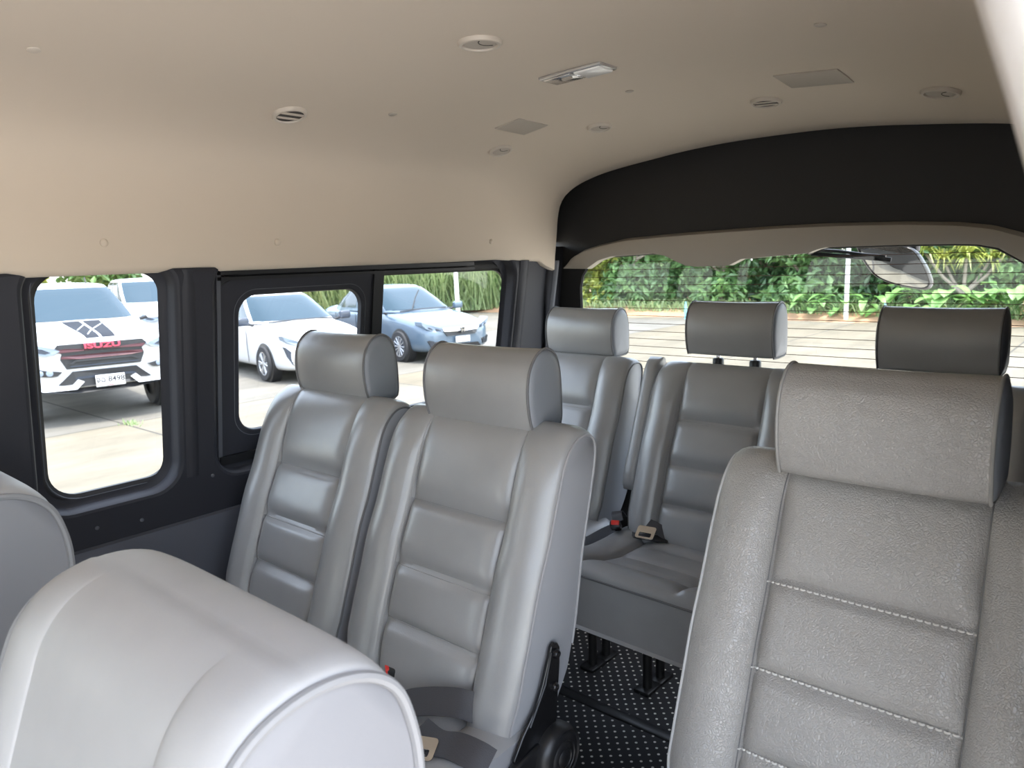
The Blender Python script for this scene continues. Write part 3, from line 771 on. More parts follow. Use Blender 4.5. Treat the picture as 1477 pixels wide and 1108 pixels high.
# ------------------------------------------------------------------ ceiling fittings
def on_ceiling(o, x, y):
    p = ceil_pt(x, y); e = .01
    tx = ceil_pt(x+e, y)-ceil_pt(x-e, y); ty = ceil_pt(x, y+e)-ceil_pt(x, y-e)
    n = ty.cross(tx).normalized()              # pointing down into the cabin
    ex = tx.normalized(); ey = n.cross(ex)*1
    m = Matrix((ex, ey, n)).transposed().to_4x4(); m.translation = p
    o.matrix_world = m
    return o
def vent(label, x, y, r=.039, openv=False, rot=0):
    t = thing('ceiling_vent', label, 'air vent', (0, 0, 0), 0, 'round vents in the ceiling')
    v, f = lathe([(r, -.003), (r, .004), (r*.94, .0070), (r*.82, .0075), (r*.78, .005), (r*.76, -.006)], 40, 'z'); f = f[:-2]
    mesh('ring', v, f, M['fixture'], t)
    if openv:
        v, f = lathe([(r*.80, .002), (r*.79, .0042), (.001, .0042)], 32, 'z'); mesh('duct_shade', v, f, M['dark_in'], t)  # flat dark disc in front of the headliner, painted shade of the opening
        b = Buf(); rm = Matrix.Rotation(R(35), 3, 'Y')
        for dx in (-.28, .28):
            hw = r*.72*math.sqrt(1-dx*dx)
            b.add(*box((dx*r, 0, .0055), (r*.20, hw*2, .0022), .0006, rot=None))
        mesh('louvre', [tuple(Matrix.Rotation(rot, 3, 'Z') @ Vector((p[0], p[1], p[2]))) for p in b.v], b.f, M['fixture'], t)
    else:
        v, f = lathe([(r*.75, -.006), (r*.75, .0035), (r*.72, .0050), (.001, .0054)], 32, 'z'); mesh('flap', v, f, M['fixture_d'], t)
        v, f = tube([(r*.48*math.cos(a)+r*.55, r*.48*math.sin(a), .0054) for a in np.linspace(PI*.62, PI*1.38, 12)], .0009, 6); mesh('finger_notch', v, f, M['dark_in'], t)
    return on_ceiling(t, x, y)
vent('closed round vent nearest the camera, ahead of the ceiling lamp', -.930, 1.013)
vent('open round vent with slanting louvres near the left roof edge', -1.422, .944, .037, True, R(0))
vent('closed round vent just behind the left blank ceiling plate', -1.175, 1.746, .033)
vent('small closed round vent closest to the left rear roof corner', -1.443, 1.642, .033)
vent('open round vent with louvres beside the right blank ceiling plate', -.748, 1.825, .037, True, R(80))
vent('closed round vent above the right rear seat, close to the black rear panel', -.379, 1.850, .039)
t = thing('ceiling_lamp', 'silver rectangular dome lamp with a pale lens at one end', 'ceiling lamp', (0, 0, 0))
v, f = box((0, 0, .002), (.156, .066, .010), .004); mesh('housing', v, f, M['plastic_clear'], t)
v, f = box((.040, 0, .006), (.064, .054, .010), .004); mesh('lens', v, f, M['lens'], t)
v, f = box((-.035, 0, .006), (.070, .050, .006), .002); h = mesh('reflector', v, f, M['steel'], t)
v, f = box((-.02, .008, .010), (.022, .010, .005), .001); mesh('switch', v, f, M['fixture_d'], t)
on_ceiling(t, -.940, 1.316)
for x, y, lab, sz in ((-.589, 1.688, 'blank taupe cover plate on the ceiling right of the lamp', (.134, .112)), (-1.292, 1.556, 'blank taupe cover plate on the ceiling left of the lamp', (.085, .118))):
    v, f = box((0, 0, .001), (sz[0], sz[1], .004), .001)
    o = mesh('cover_plate', v, f, M['fixture_d'], None); tag(o, lab, 'cover plate', 'blank plates on the ceiling'); on_ceiling(o, x, y)
CL = [(-1.349, 1.167, 'tiny oval clip on the ceiling beside the open slanting vent'), (-.957, 1.546, 'tiny oval clip on the ceiling behind the silver lamp'), (-.439, 1.280, 'small oval clip on the ceiling near the top right'), (-1.328, .439, 'pale speck of a clip high in the upper left ceiling corner')]
for x, y, lab in CL:
    v, f = lathe([(.010, -.001), (.010, .001), (.007, .0025), (.001, .003)], 20, 'z')
    o = mesh('ceiling_clip', v, f, M['fixture_d'] if x != -1.328 else M['fixture'], None); tag(o, lab, 'clip', 'small clips on the ceiling'); on_ceiling(o, x, y)
for y, lab in ((.611, 'round button above the small fixed side window'), (1.002, 'round button above the sliding sash'), (1.762, 'round button above the rear end of the sliding window')):
    v, f = lathe([(.008, -.002), (.008, .001), (.006, .0025), (.001, .003)], 20, 'x', (0, 0, 0))
    o = mesh('headliner_button', v, f, M['headliner'], None); tag(o, lab, 'button', 'buttons along the roof edge'); o.location = (CX-.7615, y, 1.962)

# ------------------------------------------------------------------ outside: wiper and mirror on the tailgate
t = thing('rear_wiper', 'black rear wiper parked along the top of the back window', 'wiper', (-.76, 2.26, 1.89))
v, f = tube([(-.02, .0, .013), (.06, .0, .006), (.12, .0, -.004), (.185, .0, -.012)], [.006, .005, .0045, .004], 8); mesh('arm', v, f, M['black'], t)
v, f = box((.09, .0, -.010), (.22, .006, .012), .002, rot=Matrix.Rotation(R(6), 3, 'Y')); mesh('blade', v, f, M['rubber'], t)
v, f = lathe([(.012, -.03), (.014, .0), (.010, .006)], 20, 'y', (-.02, 0, .013)); mesh('pivot', v, f, M['black'], t)
t = thing('under_mirror', 'rounded rear under-view mirror hanging outside the back window', 'mirror', (-.64, 2.70, 1.83), R(-4))
oval = spline([(-.125, .075), (-.112, .03), (-.085, -.018), (-.04, -.045), (.015, -.060), (.062, -.066), (.082, -.052), (.080, -.02), (.068, .02), (.045, .062), (.0, .078), (-.06, .082), (-.125, .075)], 60)[:-1]
ov = [(p[0], p[1]) for p in oval]
def mpt(s, d): return [(a*s, d-.62*bq*s, bq*s) for a, bq in ov]
rows = [mpt(.93, .0), mpt(.985, -.002), mpt(1.03, .004), mpt(1.04, .016), mpt(.95, .05), mpt(.6, .07), mpt(.1, .075)]
v, f = grid(rows, True); f.append(tuple(range(len(v)-len(ov), len(v)))); mesh('shell', v, f, M['black'], t)
rows = [mpt(s, .002-.010*(1-s*s)) for s in (.94, .7, .4, .15, .01)]
v, f = grid(rows, True); mesh('mirror_face', v, f, M['mirror'], t, sharp=0)
v, f = tube([(.03, .03, .06), (.035, .01, .11), (.03, -.10, .17), (.02, -.35, .24)], .016, 10); mesh('bracket', v, f, M['black'], t)

#SPLIT2
# ------------------------------------------------------------------ yard
v, f = grid([[(x, y, 0) for x in (-60, -30, 0, 20)] for y in (-30, 0, 20.9)])
struct(mesh('ground', v, f, M['ground'], None, smooth=False))
v, f = box((7.6, -3, .01), (15, 34, .02)); struct(mesh('ground.003', v, f, M['bounce_ground'], None, smooth=False))  # added out of view on the door side to reflect daylight into the cabin
rows = []
rng = random.Random(3)
for k in range(70):
    x = -27+k*.5
    rows.append([(x, 20.6+rng.uniform(-.25, .25), -.01), (x, 21.0, .10+rng.uniform(0, .10)), (x, 21.6, .16+rng.uniform(0, .1)), (x, 23, .3), (x, 40, .4)])
v, f = grid(rows); struct(mesh('ground.001', v, f, M['dirt'], None))
rows = []
for k in range(50):
    y = -12+k*.72
    rows.append([(-22.3+rng.uniform(-.2, .2), y, -.01), (-22.8, y, .15+rng.uniform(0, .1)), (-24, y, .25), (-45, y, .4)])
v, f = grid(rows); struct(mesh('ground.002', v, f, M['dirt'], None))

# ------------------------------------------------------------------ cars (local: front at x=0, rear towards -x, y to the car's left)
def wheel(parent, x, y, r, w, rim, spokes, name='wheel'):
    sg = 1 if y > 0 else -1
    e = empty(name, (x, y, r)); e.parent = parent
    prof = [(rim, -w/2), (r*.93, -w/2), (r*.99, -w*.35), (r, 0), (r*.99, w*.35), (r*.93, w/2), (rim, w/2)]
    v, f = lathe(prof, 36, 'y'); f = f[:-2]; mesh('tyre', v, f, M['tyre'], e)
    v, f = lathe([(rim*.99, sg*w*.42), (rim*.99, sg*w*.1), (.02, sg*w*.08)], 36, 'y'); mesh('barrel', v, f, M['lamp_d'], e)
    b = Buf()
    v, f = lathe([(rim, sg*w*.46), (rim*.93, sg*w*.47), (rim*.9, sg*w*.36)], 36, 'y'); b.add(v, f[:-2])
    for k in range(spokes):
        a = 2*PI*k/spokes
        for da in (-.14, .14) if spokes < 8 else (0,):
            c, s = math.cos(a+da), math.sin(a+da); c2, s2 = math.cos(a+da*.3), math.sin(a+da*.3)
            v, f = tube([(.02*c2, sg*w*.38, .02*s2), (rim*.95*c, sg*w*.42, rim*.95*s)], rim*.07 if spokes < 8 else rim*.055, 6); b.add(v, f)
    b.add(*lathe([(rim*.24, sg*w*.36), (rim*.2, sg*w*.45), (.005, sg*w*.46)], 20, 'y'))
    b.obj('rim', M['alloy'], e)

def body_loft(parent, secs, m, name='body', sub=2):
    rows = []
    for x, pts in secs:
        r_ = [(x, y, z) for y, z in pts]
        rows.append(r_+[(x, -y, z) for y, z in pts[::-1] if y > 1e-6])
    v, f = grid(rows, True); n = len(rows[0])
    f += [tuple(range(n)), tuple(range(len(v)-n, len(v)))]
    return mesh(name, v, f, m, parent, subsurf=sub)

class Cab:
    """greenhouse: superellipse rings between belt and roof"""
    def __init__(s, xf, xr, hw, zz, n=6): s.xf, s.xr, s.hw, s.zz, s.n = xf, xr, hw, zz, n
    def par(s, k):
        t = np.linspace(0, 1, len(s.zz)); g = lambda a: float(np.interp(k, t, a))
        return g(s.xf), g(s.xr), g(s.hw), g(s.zz)
    def front(s, f, k, off=0, rear=False):
        xf, xr, h, z = s.par(k); xc, a = (xf+xr)/2, (xf-xr)/2+off; d = (1-abs(f)**s.n)**(1/s.n)
        return (xc+(-a if rear else a)*d, (h+off)*f, z+off*.6)
    def side(s, g, k, sg, off=0):
        xf, xr, h, z = s.par(k); xc, a = (xf+xr)/2, (xf-xr)/2
        return (xc+a*g, sg*((h+off)*(1-abs(g)**s.n)**(1/s.n)), z+off*.3)
    def shell(s, parent, m):
        rows = []
        for k in np.linspace(0, 1, 12):
            xf, xr, h, z = s.par(k); xc, a = (xf+xr)/2, (xf-xr)/2; row = []
            for q in range(56):
                t = 2*PI*q/56; c, sn = math.cos(t), math.sin(t); e = 2/s.n
                row.append((xc+a*math.copysign(abs(c)**e, c), h*math.copysign(abs(sn)**e, sn), z))
            rows.append(row)
        xf, xr, h, z = s.par(1)
        for sc, dz in ((.93, .02), (.7, .038), (.4, .048), (.1, .052)):
            rows.append([((p[0]-(xf+xr)/2)*sc+(xf+xr)/2, p[1]*sc, z+dz) for p in rows[11]])
        v, f = grid(rows, True); f.append(tuple(range(len(v)-56, len(v)))); return mesh('roof', v, f, m, parent, sharp=0)
    def screen(s, parent, f, k0, k1, name='windshield', rear=False, m=None):
        v, fc = grid([[s.front(a*(1-.0*k), k, .008, rear) for a in np.linspace(-f, f, 17)] for k in np.linspace(k0, k1, 9)])
        return mesh(name, v, fc, m or M['car_glass'], parent)
    def sidewin(s, parent, g0, g1, k0, k1, sg, slant0=0, slant1=0):
        rows = []
        for k in np.linspace(k0, k1, 7):
            q = (k-k0)/(k1-k0)
            rows.append([s.side(a, k, sg, .006) for a in np.linspace(g0+slant0*q, g1+slant1*q, 10)])
        v, fc = grid(rows); return mesh('side_window', v, fc, M['side_glass'], parent)

def decal(parent, name, poly, x0, th, m, bow=.0, bev=0, bowc=0, lean=0):
    """raised shape on the front: poly in (y,z), front surface at x0, bowed back with y^2"""
    if poly[0][0] > 9: pass
    fn = lambda y, z, d: (x0+d-bow*(y-bowc)**2-lean*(z-.5), y, z)
    v, f = poly_prism(poly, fn, -th, 0)
    return mesh(name, v, f, m, parent, smooth=False)

def text(parent, *a, **k):
    o = text_(parent, *a, **k); dg = bpy.context.evaluated_depsgraph_get(); dg.update()
    me = bpy.data.meshes.new_from_object(o.evaluated_get(dg)); n = bpy.data.objects.new(o.name, me)
    n.location = o.location; n.rotation_euler = o.rotation_euler; n.scale = o.scale
    nm = o.name; bpy.data.objects.remove(o); n.name = 'lettering'; return link(n, parent)

def text_(parent, body, size, loc, rot, m, name='lettering', ext=.004, sx=1., align='CENTER'):
    c = bpy.data.curves.new(name, 'FONT'); c.body = body; c.size = size; c.extrude = ext; c.offset = size*.022; c.align_x = align; c.align_y = 'CENTER'
    o = bpy.data.objects.new(name, c); c.materials.append(m); o.location = loc; o.rotation_euler = rot; o.scale = (sx, 1, 1)
    return link(o, parent)

def number_plate(parent, c, w, h, lines, tilt=0):
    """white plate standing across the front"""
    v, f = box(c, (.012, w, h), .004); p = mesh('number_plate', v, f, M['plate'], parent)
    for s, size, dz, m, sx in lines:
        text(p, s, size, (c[0]+.0075, c[1], c[2]+dz), (R(90), 0, R(90)), m, 'lettering', .001, sx)
    v, f = tube([(c[0]+.007, c[1]+a*w*.47, c[2]+b*h*.44) for a, b in ((-1, -1), (1, -1), (1, 1), (-1, 1))], .0025, 5, True); mesh('plate_edge', v, f, M['ink'], p)
    return p

def arches(parent, xs, y, r, z):
    for x in xs:
        for sg in (1, -1):
            v, f = lathe([(r, -.16), (r, .002), (r*.97, .006), (.02, .006)], 36, 'y', (x, 0, 0))
            V = [(p[0], sg*(y+p[1]), p[2]+z) for p in v]
            mesh('wheel_arch', V, f, M['black'], parent)

def mirror(parent, x, y, z, sg, m):
    v, f = box((0, 0, 0), (.12, .22, .15), .045, seg=4)
    o = mesh('door_mirror', [(p[0]+x, p[1]+y, p[2]+z) for p in v], f, m, parent)
    v, f = tube([(x-.02, y-sg*.10, z-.05), (x-.04, y-sg*.20, z-.08)], .025, 8); mesh('mirror_stalk', v, f, M['black'], o)
    return o

def pickup(label, loc, rz, detail=True):
    t = thing('pickup_truck', label, 'pickup truck', loc, rz, None if detail else None)
    H = lambda w, zb, sh, zh, wt: [(0, zb), (w*.8, zb), (w*.97, zb+.06), (w, zb+.2), (w, sh-.2), (w*.985, sh-.03), (wt, zh-.02), (wt*.6, zh+.01), (0, zh+.02)]
    W = .925
    secs = [(-.005, H(.76, .50, .98, 1.03, .70)), (-.03, H(.80, .48, 1.0, 1.07, .74)), (-.10, H(.86, .46, 1.02, 1.10, .78)), (-.30, H(.905, .42, 1.05, 1.14, .80)), (-.9, H(W, .38, 1.10, 1.20, .80)), (-1.35, H(W, .36, 1.13, 1.26, .80)),
            (-1.5, H(W, .36, 1.13, 1.26, .80)), (-3.4, H(W, .36, 1.13, 1.20, .80)), (-3.5, H(W, .38, 1.12, 1.16, .84)), (-5.1, H(W, .5, 1.12, 1.16, .84)), (-5.2, H(.9, .52, 1.08, 1.12, .8))]
    body = body_loft(t, secs, M['white_paint'])
    cab = Cab([-1.28, -1.72, -2.12, -2.28], [-3.55, -3.50, -3.42, -3.36], [.80, .745, .675, .62], [1.22, 1.45, 1.66, 1.735], 7)
    cab.shell(t, M['white_paint']); cab.screen(t, .93, .07, .86); cab.screen(t, .86, .1, .85, 'rear_window', True)
    for sg in (1, -1):
        cab.sidewin(t, .03, .74, .10, .86, sg, 0, -.04); cab.sidewin(t, -.80, -.03, .10, .86, sg, .02, 0)
    arches(t, (-.92, -4.05), .925, .45, .40)
    for x in (-.92, -4.05):
        for sg in (1, -1): wheel(t, x, sg*.855, .385, .255, .235, 6)
    for sg in (1, -1):
        mirror(t, -1.50, sg*1.05, 1.30, sg, M['white_paint'])
    v, f = tube([(-1.32, -.62, 1.235), (-1.36, -.2, 1.26), (-1.36, .25, 1.262), (-1.33, .66, 1.235)], .014, 6); mesh('wiper', v, f, M['black'], t)
    v, f = tube([(-2.35, .35, 1.77), (-2.42, .35, 1.86)], .010, 6); mesh('antenna', v, f, M['black'], t)
    b = .13
    # grille: dark six sided shape with lighter bars and red block letters
    gx = .030
    decal(t, 'grille', [(-.51, 1.045), (.47, 1.045), (.52, .99), (.455, .93), (.475, .86), (.42, .735), (-.44, .735), (-.50, .86), (-.475, .93), (-.56, .985)], gx, .12, M['grille'], b)
    for i, (pl, m) in enumerate((([(-.54, .985), (-.50, .945), (-.20, .955), (.20, .955), (.46, .945), (.50, .985), (.42, .985), (.20, .972), (-.2, .972), (-.42, .99)], M['maroon']),
                  ([(-.48, .90), (-.30, .905), (.30, .905), (.45, .90), (.46, .87), (.30, .855), (-.30, .855), (-.49, .87)], M['maroon']),
                  ([(-.34, .845), (.32, .845), (.40, .80), (.36, .795), (.30, .825), (-.32, .825), (-.38, .795), (-.43, .80)], M['grille']),
                  ([(-.40, .772), (.38, .772), (.385, .758), (-.405, .758)], M['lamp_d']))):
        decal(t, 'grille_bar', pl, gx+.012+.004*i, .03, m, b)
    if detail: text(t, 'ISUZU', .088, (gx+.022, -.02, 1.008), (R(90), 0, R(90)), M['letters'], 'grille_lettering', .010, 1.75)
    for sg in (1, -1):
        F = lambda p: [(sg*y, z) for y, z in p]
        hl = decal(t, 'headlamp', F([(.50, .975), (.56, 1.01), (.80, 1.085), (.835, 1.04), (.80, .955), (.66, .925), (.57, .935)]), .125, .24, M['lamp'], .20)
        decal(hl, 'lamp_unit', F([(.60, .965), (.68, 1.01), (.76, 1.03), (.75, .975), (.66, .95)]), .130, .02, M['lamp_d'], .20)
        fg = decal(t, 'fog_lamp', F([(.50, .712), (.68, .745), (.83, .80), (.83, .69), (.62, .66), (.555, .665)]), .105, .18, M['grille'], .18)
        for yy in (.635, .735):
            v, f = lathe([(.040, 0), (.038, .012), (.01, .016)], 20, 'x', (.105-.18*yy*yy, sg*yy, .708+.05*(yy-.6))); mesh('lamp_lens', v, f, M['lamp'], fg)
        decal(t, 'bumper_lip', F([(.27, .565), (.335, .60), (.40, .535), (.74, .525), (.84, .56), (.84, .515), (.70, .475), (.36, .475)]), .070, .12, M['white_paint'], .15)
    decal(t, 'lower_intake', [(-.38, .70), (.36, .70), (.53, .545), (.30, .50), (-.32, .50), (-.55, .545)], .040, .12, M['grille'], b)
    decal(t, 'lower_intake', [(-.33, .63), (.31, .63), (.36, .60), (-.38, .60)], .048, .03, M['lamp_d'], b)
    decal(t, 'skid_plate', [(-.80, .49), (.80, .49), (.70, .455), (.3, .42), (-.3, .42), (-.70, .455)], .045, .2, M['grille'], .15)
    if detail:
        number_plate(t, (.085, .02, .555), .34, .15, [('จฉ 8498', .098, .012, M['ink'], 1.0), ('ชลบุรี', .030, -.052, M['letters'], 1.0)])
        # two hood stripes following the hood
        from mathutils.bvhtree import BVHTree
        dg = bpy.context.evaluated_depsgraph_get(); dg.update(); bv = BVHTree.FromObject(body, dg)
        def hz(x, y): h = bv.ray_cast(Vector((x, y, 3)), Vector((0, 0, -1)))[0]; return (h.z if h else 1.0)+.006
        for y0, y1 in ((-.165, -.015), (.015, .165)):
            rows = [[(x, y*(1+.35*-x), hz(x, y*(1+.35*-x))) for y in np.linspace(y0, y1, 6)] for x in np.linspace(-.06, -1.22, 18)]
            v, f = grid(rows); mesh('hood_stripe', v, f, M['stripe'], t)
        for (xa, ya), (xb, yb) in (((-.5, -.18), (-.95, .0)), ((-.55, .02), (-.9, .19)), ((-.2, -.12), (-.5, -.01))):
            v, f = tube([(xa+(xb-xa)*q, ya+(yb-ya)*q, hz(xa+(xb-xa)*q, ya+(yb-ya)*q)+.002) for q in np.linspace(0, 1, 6)], .008, 5); mesh('stripe_line', v, f, M['white_paint'], t)
    return t

def sedan(label, loc, rz, paint, style):
    t = thing('sedan_car', label, 'car', loc, rz)
    def H(w, zb, sh, zh, wt=.8): return [(0, zb), (w*.82, zb), (w*.96, zb+.05), (w, zb+.16), (w, sh-.14), (w*.98, sh-.02), (w*wt, zh-.012), (w*.45, zh+.008), (0, zh+.012)]
    secs = [(.0, H(.56, .26, .57, .60)), (-.03, H(.62, .24, .60, .64)), (-.12, H(.74, .21, .66, .70)), (-.30, H(.825, .19, .74, .78)), (-.60, H(.855, .18, .80, .855)), (-1.0, H(.868, .18, .86, .915)), (-1.35, H(.87, .18, .90, .955)),
            (-1.6, H(.87, .18, .92, .97)), (-3.0, H(.87, .18, .95, .98)), (-3.7, H(.86, .2, .96, 1.0)), (-4.15, H(.83, .24, .95, 1.03)), (-4.38, H(.76, .3, .90, 1.0)), (-4.42, H(.70, .34, .8, .9))]
    body_loft(t, secs, paint)
    cab = Cab([-1.18, -1.62, -2.02, -2.20], [-3.98, -3.70, -3.40, -3.22], [.815, .735, .645, .585], [.945, 1.17, 1.36, 1.425], 5)
    cab.shell(t, paint); cab.screen(t, .93, .06, .88); cab.screen(t, .84, .1, .85, 'rear_window', True)
    for sg in (1, -1):
        cab.sidewin(t, -.02, .70, .10, .84, sg, 0, -.06); cab.sidewin(t, -.60, -.06, .10, .84, sg, .02, 0); cab.sidewin(t, -.80, -.64, .14, .74, sg, .05, .02)
    arches(t, (-.86, -3.46), .862, .355, .30)
    for x in (-.86, -3.46):
        for sg in (1, -1): wheel(t, x, sg*.805, .305, .20, .205, 6 if style == 'a' else 12)
    for sg in (1, -1): mirror(t, -1.42, sg*.98, 1.00, sg, M['lamp_d'] if style == 'a' else paint)
    v, f = tube([(-1.22, -.60, .965), (-1.20, -.1, .985), (-1.20, .3, .985), (-1.24, .66, .965)], .012, 6); mesh('wiper', v, f, M['black'], t)
    if style == 'b':
        v, f = tube([(-1.26, -.28, .985), (-1.42, -.10, 1.20), (-1.52, .06, 1.36)], .012, 6); mesh('raised_wiper', v, f, M['black'], t)
    for sg in (1, -1):
        F = lambda p: [(sg*y, z) for y, z in p]
        if style == 'a':
            hl = decal(t, 'headlamp', F([(.42, .62), (.46, .66), (.66, .74), (.80, .80), (.78, .72), (.64, .64), (.5, .61)]), .06, .22, M['lamp'], .36)
            fg = decal(t, 'fog_lamp', F([(.54, .29), (.60, .36), (.66, .50), (.79, .62), (.76, .46), (.70, .33), (.62, .275)]), .055, .16, M['lamp_d'], .32)
            decal(fg, 'fog_trim', F([(.58, .35), (.70, .38), (.70, .36), (.58, .33)]), .065, .02, M['chrome'], .32)
            decal(fg, 'fog_trim', F([(.57, .31), (.69, .34), (.69, .32), (.57, .29)]), .065, .02, M['chrome'], .32)
        else:
            hl = decal(t, 'headlamp', F([(.36, .60), (.38, .665), (.56, .70), (.70, .75), (.80, .80), (.79, .74), (.72, .665), (.60, .615), (.46, .60)]), .06, .24, M['lamp'], .34)
            decal(hl, 'lamp_unit', F([(.44, .615), (.52, .655), (.56, .665), (.55, .625)]), .066, .02, M['lamp_d'], .34)
            decal(hl, 'lamp_unit', F([(.60, .64), (.66, .69), (.70, .70), (.68, .665)]), .066, .02, M['lamp_d'], .34)
            fg = decal(t, 'fog_lamp', F([(.52, .30), (.50, .40), (.70, .45), (.72, .43), (.66, .30)]), .085, .2, M['grille'], .30)
            for k in range(4): decal(fg, 'fog_slat', F([(.53, .32+.03*k), (.69, .335+.03*k), (.69, .325+.03*k), (.53, .31+.03*k)]), .092, .02, M['lamp_d'], .30)
    if style == 'a':
        decal(t, 'grille', [(-.36, .40), (.36, .40), (.46, .27), (-.46, .27)], .045, .1, M['grille'], .2)
        decal(t, 'grille_bar', [(-.42, .62), (.42, .62), (.38, .59), (-.38, .59)], .055, .1, M['chrome'], .25)
        number_plate(t, (.05, 0, .47), .34, .11, [('กค 1274', .07, .0, M['ink'], 1)])
    else:
        decal(t, 'grille', [(-.42, .61), (.42, .61), (.34, .51), (-.34, .51)], .045, .1, M['grille'], .25)
        decal(t, 'chrome_bar', [(-.44, .665), (.44, .665), (.40, .60), (.10, .59), (-.10, .59), (-.40, .60)], .062, .1, M['chrome'], .27)
        decal(t, 'lower_intake', [(-.40, .34), (.40, .34), (.48, .26), (-.48, .26)], .045, .1, M['grille'], .22)
        em = decal(t, 'emblem', [(-.055, .66), (.055, .66), (.050, .575), (.03, .56), (-.03, .56), (-.05, .575)], .072, .02, M['grille'], 0)
        for p in ([(-.046, .652), (-.026, .652), (-.022, .568), (-.034, .568)], [(.046, .652), (.026, .652), (.022, .568), (.034, .568)], [(-.026, .617), (.026, .617), (.026, .600), (-.026, .600)]):
            decal(em, 'emblem_bar', p, .080, .010, M['chrome'], 0)
        number_plate(t, (.060, 0, .43), .34, .12, [('ขก 5127', .075, .0, M['ink'], 1)])
    # door shut lines and handles
    for sg in (1, -1):
        for x in (-1.55, -2.55, -3.45):
            v, f = tube([(x, sg*.874, .28), (x-.02, sg*.880, .55), (x-.05, sg*.868, .90)], .005, 5); mesh('door_seam', v, f, M['ink'], t)
        for x in (-2.35, -3.25):
            v, f = box((x, sg*.885, .80), (.18, .03, .025), .01); mesh('door_handle', v, f, paint if style != 'a' else M['chrome'], t)
    return t

pickup('white pickup truck with a dark grille, red letters and two grey hood stripes', (-10.2, 3.73, 0), R(-8.5))
sedan('white sedan car seen through the sliding sash of the side window', (-10.42, 7.42, 0), R(-9), M['white_paint'], 'a')
sedan('grey blue sedan car seen through the rear half of the side window', (-10.2, 10.25, 0), R(-9), M['blue_paint'], 'b')
pickup('second white pickup truck parked further back behind the striped one', (-15.2, 7.2, 0), R(-9), False)

# ------------------------------------------------------------------ poles and small things
def pole(label, x, y, r, h, lean=(0, 0), cat='pole'):
    v, f = tube([(0, 0, 0), (lean[0], lean[1], h)], [r, r*.8], 14)
    o = mesh('utility_pole', v, f, M['pole'], None); o.location = (x, y, 0); return tag(o, label, cat)
pole('thin white pole standing upright at the yard edge beyond the back window', -6.22, 20.85, .06, 4.5)
pole('pale post leaning slightly in front of the grassy bank behind the grey blue car', -17.9, 17.9, .075, 5.5, (-.45, .3))
for y in (4.6, 5.35, 6.1, 6.75):
    v, f = box((0, 0, 2.0), (.35, .28, 4.0), .02); o = mesh('concrete_post', v, f, M['pole'], None); o.location = (-26, y, 0)
    tag(o, 'pale concrete post standing far behind the striped pickup truck', 'post', 'pale posts far behind the pickup')
for x, y, lab in ((-10.6, 20.2, 'small pale blue marker at the yard edge near the left end of the back window'), (-5.2, 20.6, 'small pale blue marker among the big leaves below the yellow green tree')):
    v, f = lathe([(.035, 0), (.045, .2), (.04, .4), (.02, .46), (.02, .52)], 16, 'z'); o = mesh('marker_post', v, f, M['blue_thing'], None); o.location = (x, y, 0); tag(o, lab, 'marker')

# ------------------------------------------------------------------ plants
def leaf_cloud(n, centre, rad, size, rnd, asp=.45, hang=.3, shell=.5):
    V = []; F = []
    for _ in range(n):
        while True:
            d = Vector((rnd.uniform(-1, 1), rnd.uniform(-1, 1), rnd.uniform(-1, 1)))
            if shell*shell < d.length_squared < 1: break
        c = Vector((centre[0]+d.x*rad[0], centre[1]+d.y*rad[1], centre[2]+d.z*rad[2]))
        t = Vector((rnd.uniform(-1, 1), rnd.uniform(-1, 1), rnd.uniform(-1, .6)-hang)).normalized()
        w = t.cross(Vector((rnd.uniform(-1, 1), rnd.uniform(-1, 1), rnd.uniform(-.2, 1)))).normalized()
        s = size*rnd.uniform(.6, 1.3); nn = t.cross(w)*s*.12
        k = len(V); V += [c, c+t*s*.5+w*s*asp*.5-nn, c+t*s, c+t*s*.5-w*s*asp*.5-nn]; F.append((k, k+1, k+2, k+3))
    return V, F

def tree(label, x, y, h, r, leaf, seed, size=.28, n=1900, group='trees beyond the yard', low=.15):
    rnd = random.Random(seed); t = thing('leafy_tree', label, 'tree', (x, y, 0), 0, group)
    b = Buf(); P = [(0, 0, 0), (rnd.uniform(-.1, .1), 0, h*.3), (rnd.uniform(-.2, .2), .1, h*.75)]
    b.add(*tube([tuple(p) for p in spline(P, 10)], [.11-.007*i for i in range(10)], 8))
    for k in range(6):
        a = rnd.uniform(0, 2*PI); z0 = h*rnd.uniform(.15, .55); L = r*rnd.uniform(.5, .9)
        b.add(*tube([(0, 0, z0), (L*.5*math.cos(a), L*.5*math.sin(a), z0+.35), (L*math.cos(a), L*math.sin(a), z0+.9)], [.05, .035, .012], 6))
    b.obj('trunk', M['bark'], t)
    b = Buf()
    for k in range(9):
        a = rnd.uniform(0, 2*PI); q = rnd.uniform(0, .55)*r; z = h*rnd.uniform(low, .9)
        rr = r*rnd.uniform(.38, .6)
        b.add(*leaf_cloud(n//9, (q*math.cos(a), q*math.sin(a), z), (rr, rr, rr*.9), size, rnd))
    mesh('crown', b.v, b.f, M[leaf], t, smooth=False, fix=False)
    return t

